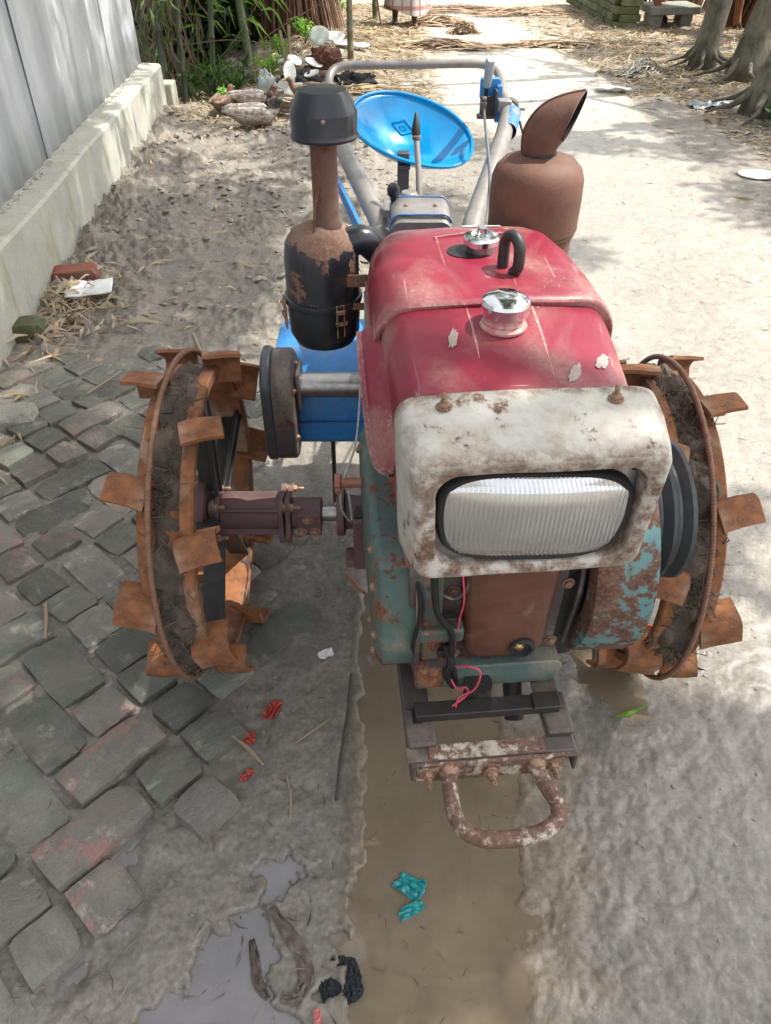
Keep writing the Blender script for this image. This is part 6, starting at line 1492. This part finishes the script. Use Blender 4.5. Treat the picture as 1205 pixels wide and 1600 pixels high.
# cow
M_cow = simple('brown_cow_hair', (.30, .12, .05), (.20, .08, .035), rough=.8, sc_=14, b=.3)
cwt = thing('cow', 'brown cow whose lower legs show between the tree trunks', 'cow', (3.95, 10.5, gz(3.95, 10.5)))
P = [(0, 0, .92), (-.45, 0, .93), (-.85, 0, .90), (.35, 0, .98), (.55, 0, 1.10), (.72, 0, 1.12), (.90, 0, 1.0),
     (-.02+.0, .16, .60), (0, .17, .36), (.02, .17, .16), (.04, .17, .03), (-.02, -.16, .60), (-.08, -.17, .36), (-.11, -.17, .16), (-.10, -.17, .03),
     (-.85, .15, .62), (-.95, .17, .42), (-.90, .17, .20), (-.86, .17, .03), (-.80, -.15, .62), (-.88, -.17, .42), (-.82, -.17, .20), (-.78, -.17, .03), (-1.02, 0, .85), (-1.08, 0, .5), (.14, 0, .93)]
E_ = [(0, 1), (1, 2), (0, 25), (25, 3), (3, 4), (4, 5), (5, 6), (25, 7), (7, 8), (8, 9), (9, 10), (25, 11), (11, 12), (12, 13), (13, 14), (2, 15), (15, 16), (16, 17), (17, 18), (2, 19), (19, 20), (20, 21), (21, 22), (2, 23), (23, 24)]
rd = [.26, .27, .24, .17, .13, .12, .07, .09, .055, .042, .055, .09, .055, .042, .055, .11, .06, .045, .055, .11, .06, .045, .055, .04, .02, .24]
WM[cwt.name] = Tr(3.98, 10.45, gz(3.98, 10.45)) @ Rot(-38, 'Z'); cwt.matrix_basis = WM[cwt.name]
skin('body', P, E_, rd, M_cow, cwt)
for i in (10, 14, 18, 22):
    b = MB(); b.lathe([(.052, -.035), (.050, 0), (.045, .035), (0, .036)], 14, WM[cwt.name] @ Tr(P[i][0]+.01, P[i][1], P[i][2])); part('hoof', b, M_dark, cwt)
for s_ in (-1, 1):
    b = MB(); b.lathe([(0, 0), (.03, .02), (.035, .07), (0, .13)], 10, WM[cwt.name] @ Tr(.66, s_*.08, 1.17) @ Rot(-s_*80, 'X') @ Matrix.Diagonal((1, .4, 1, 1))); part('ear', b, M_cow, cwt)
# person in a checked wrap, bending over the fibre
M_skin = simple('brown_skin', (.16, .075, .045), (.12, .055, .033), rough=.5, sc_=30, b=.1)
ps = thing('person', 'barefoot person in a pale checked wrap bending over fibre beside the far pole', 'person', (.235, 11.2, 0))
O = Vector((.235, 11.15, gz(.235, 11.15)))
P = [(0, 0, .88), (-.09, .02, .84), (-.115, .09, .46), (-.115, .12, .09), (-.125, .02, .03), (-.135, -.08, .02), (.09, -.02, .84), (.115, -.08, .46), (.115, -.10, .09), (.125, -.19, .03), (.135, -.28, .02),
     (-.10, -.04, 1.02), (-.24, -.10, 1.13), (-.37, -.16, 1.16), (-.45, -.19, 1.12), (-.53, -.22, 1.08), (-.60, -.24, 1.06),
     (-.33, -.32, 1.10), (-.33, -.36, .82), (-.31, -.36, .58), (-.30, -.36, .50), (-.40, .0, 1.12), (-.40, .02, .84), (-.36, -.10, .62), (-.34, -.14, .55)]
E_ = [(0, 1), (1, 2), (2, 3), (3, 4), (4, 5), (0, 6), (6, 7), (7, 8), (8, 9), (9, 10), (0, 11), (11, 12), (12, 13), (13, 14), (14, 15), (15, 16), (13, 17), (17, 18), (18, 19), (19, 20), (13, 21), (21, 22), (22, 23), (23, 24)]
rd = [.13, .09, .055, .038, .036, .028, .09, .055, .038, .036, .028, .12, .13, .12, .055, .085, .08, .055, .042, .030, .028, .055, .042, .030, .028]
WM[ps.name] = Tr(*O); ps.matrix_basis = WM[ps.name]
skin('body', P, E_, rd, M_skin, ps)
hnd = MB()
for bx_, by_, bz_ in ((-.30, -.36, .50), (-.34, -.14, .55)):
    hnd.tube([O+Vector((bx_, by_, bz_)), O+Vector((bx_, by_, bz_-.05)), O+Vector((bx_-.005, by_, bz_-.09))], [.026, .038, .032], 10, flat=.5)
    for k_ in range(5):
        q_ = O+Vector((bx_+(-.03+.015*k_ if k_ < 4 else .035), by_, bz_-(.08 if k_ < 4 else .03))); ln = (.055, .07, .068, .052, .05)[k_]
        hnd.tube([q_, q_+Vector((.012*(k_ == 4), -.008, -ln*.5)), q_+Vector((.0, .004, -ln))], [.009, .008, .006], 6)
part('hands', hnd, M_skin, ps, ang=0)
def lungimat():
    m, t, b = newmat('checked_wrap'); L = t.links.new
    sep = N(t, 'ShaderNodeSeparateXYZ'); L(tc(t), sep.inputs[0])
    def lines(o_, f_, lo): return ramp(t, math_(t, 'FRACT', math_(t, 'MULTIPLY', o_, f_)), lo, lo+.04)
    ang_ = math_(t, 'ARCTAN2', sep.outputs[1], sep.outputs[0])
    c = mixc(t, math_(t, 'MULTIPLY', lines(ang_, 2.2, .80), .8), (.52, .50, .47), (.30, .10, .09)); c = mixc(t, math_(t, 'MULTIPLY', lines(sep.outputs[2], 6.0, .72), .8), c, (.36, .13, .11)); c = mixc(t, math_(t, 'MULTIPLY', lines(ang_, 6.6, .9), .5), c, (.25, .27, .3))
    L(c, b.inputs['Base Color']); b.inputs['Roughness'].default_value = .85; return m
mb = MB(); lp = []
for z_, rx_, ry_, cx_, cy_ in ((.17, .275, .245, .03, 0), (.18, .272, .242, .03, 0), (.28, .262, .232, .03, 0), (.5, .235, .20, .01, 0), (.72, .20, .17, -.0, 0), (.88, .17, .15, -.03, -.01), (1.0, .165, .14, -.08, -.03)):
    lp.append([(cx_+rx_*math.cos(a_)*(1+.05*math.sin(a_*7)+.03*math.sin(a_*13)*(1.1-z_)), cy_+ry_*math.sin(a_)*(1+.06*math.sin(a_*5+1)), z_+.045*math.sin(a_*2+.6)*(z_ < .25)) for a_ in [2*math.pi*k_/90 for k_ in range(90)]])
mb.loft(lp, False, False, Tr(*O)); o = part('wrap', mb, lungimat(), ps, ang=0); so_ = o.modifiers.new('s', 'SOLIDIFY'); so_.thickness = .003
mb = MB(); mb.lathe([(.03, -.10), (.085, -.06), (.098, .0), (.09, .06), (.05, .095), (0, .10)], 20, Tr(*(O+Vector((-.57, -.23, 1.09)))) @ Rot(-60, 'Y')); part('hair', mb, M_rubber, ps, ang=0)
M_skirt = M_straw
mb = MB(); mb.tube([(-.05, 10.85, .02), (-.10, 10.9, .30), (-.06, 10.95, .60)], [.010, .012, .010], 8); props(part('bent_stick', mb, M_juter, None), 'reddish stick leaning against the farther bamboo pole', 'stick')
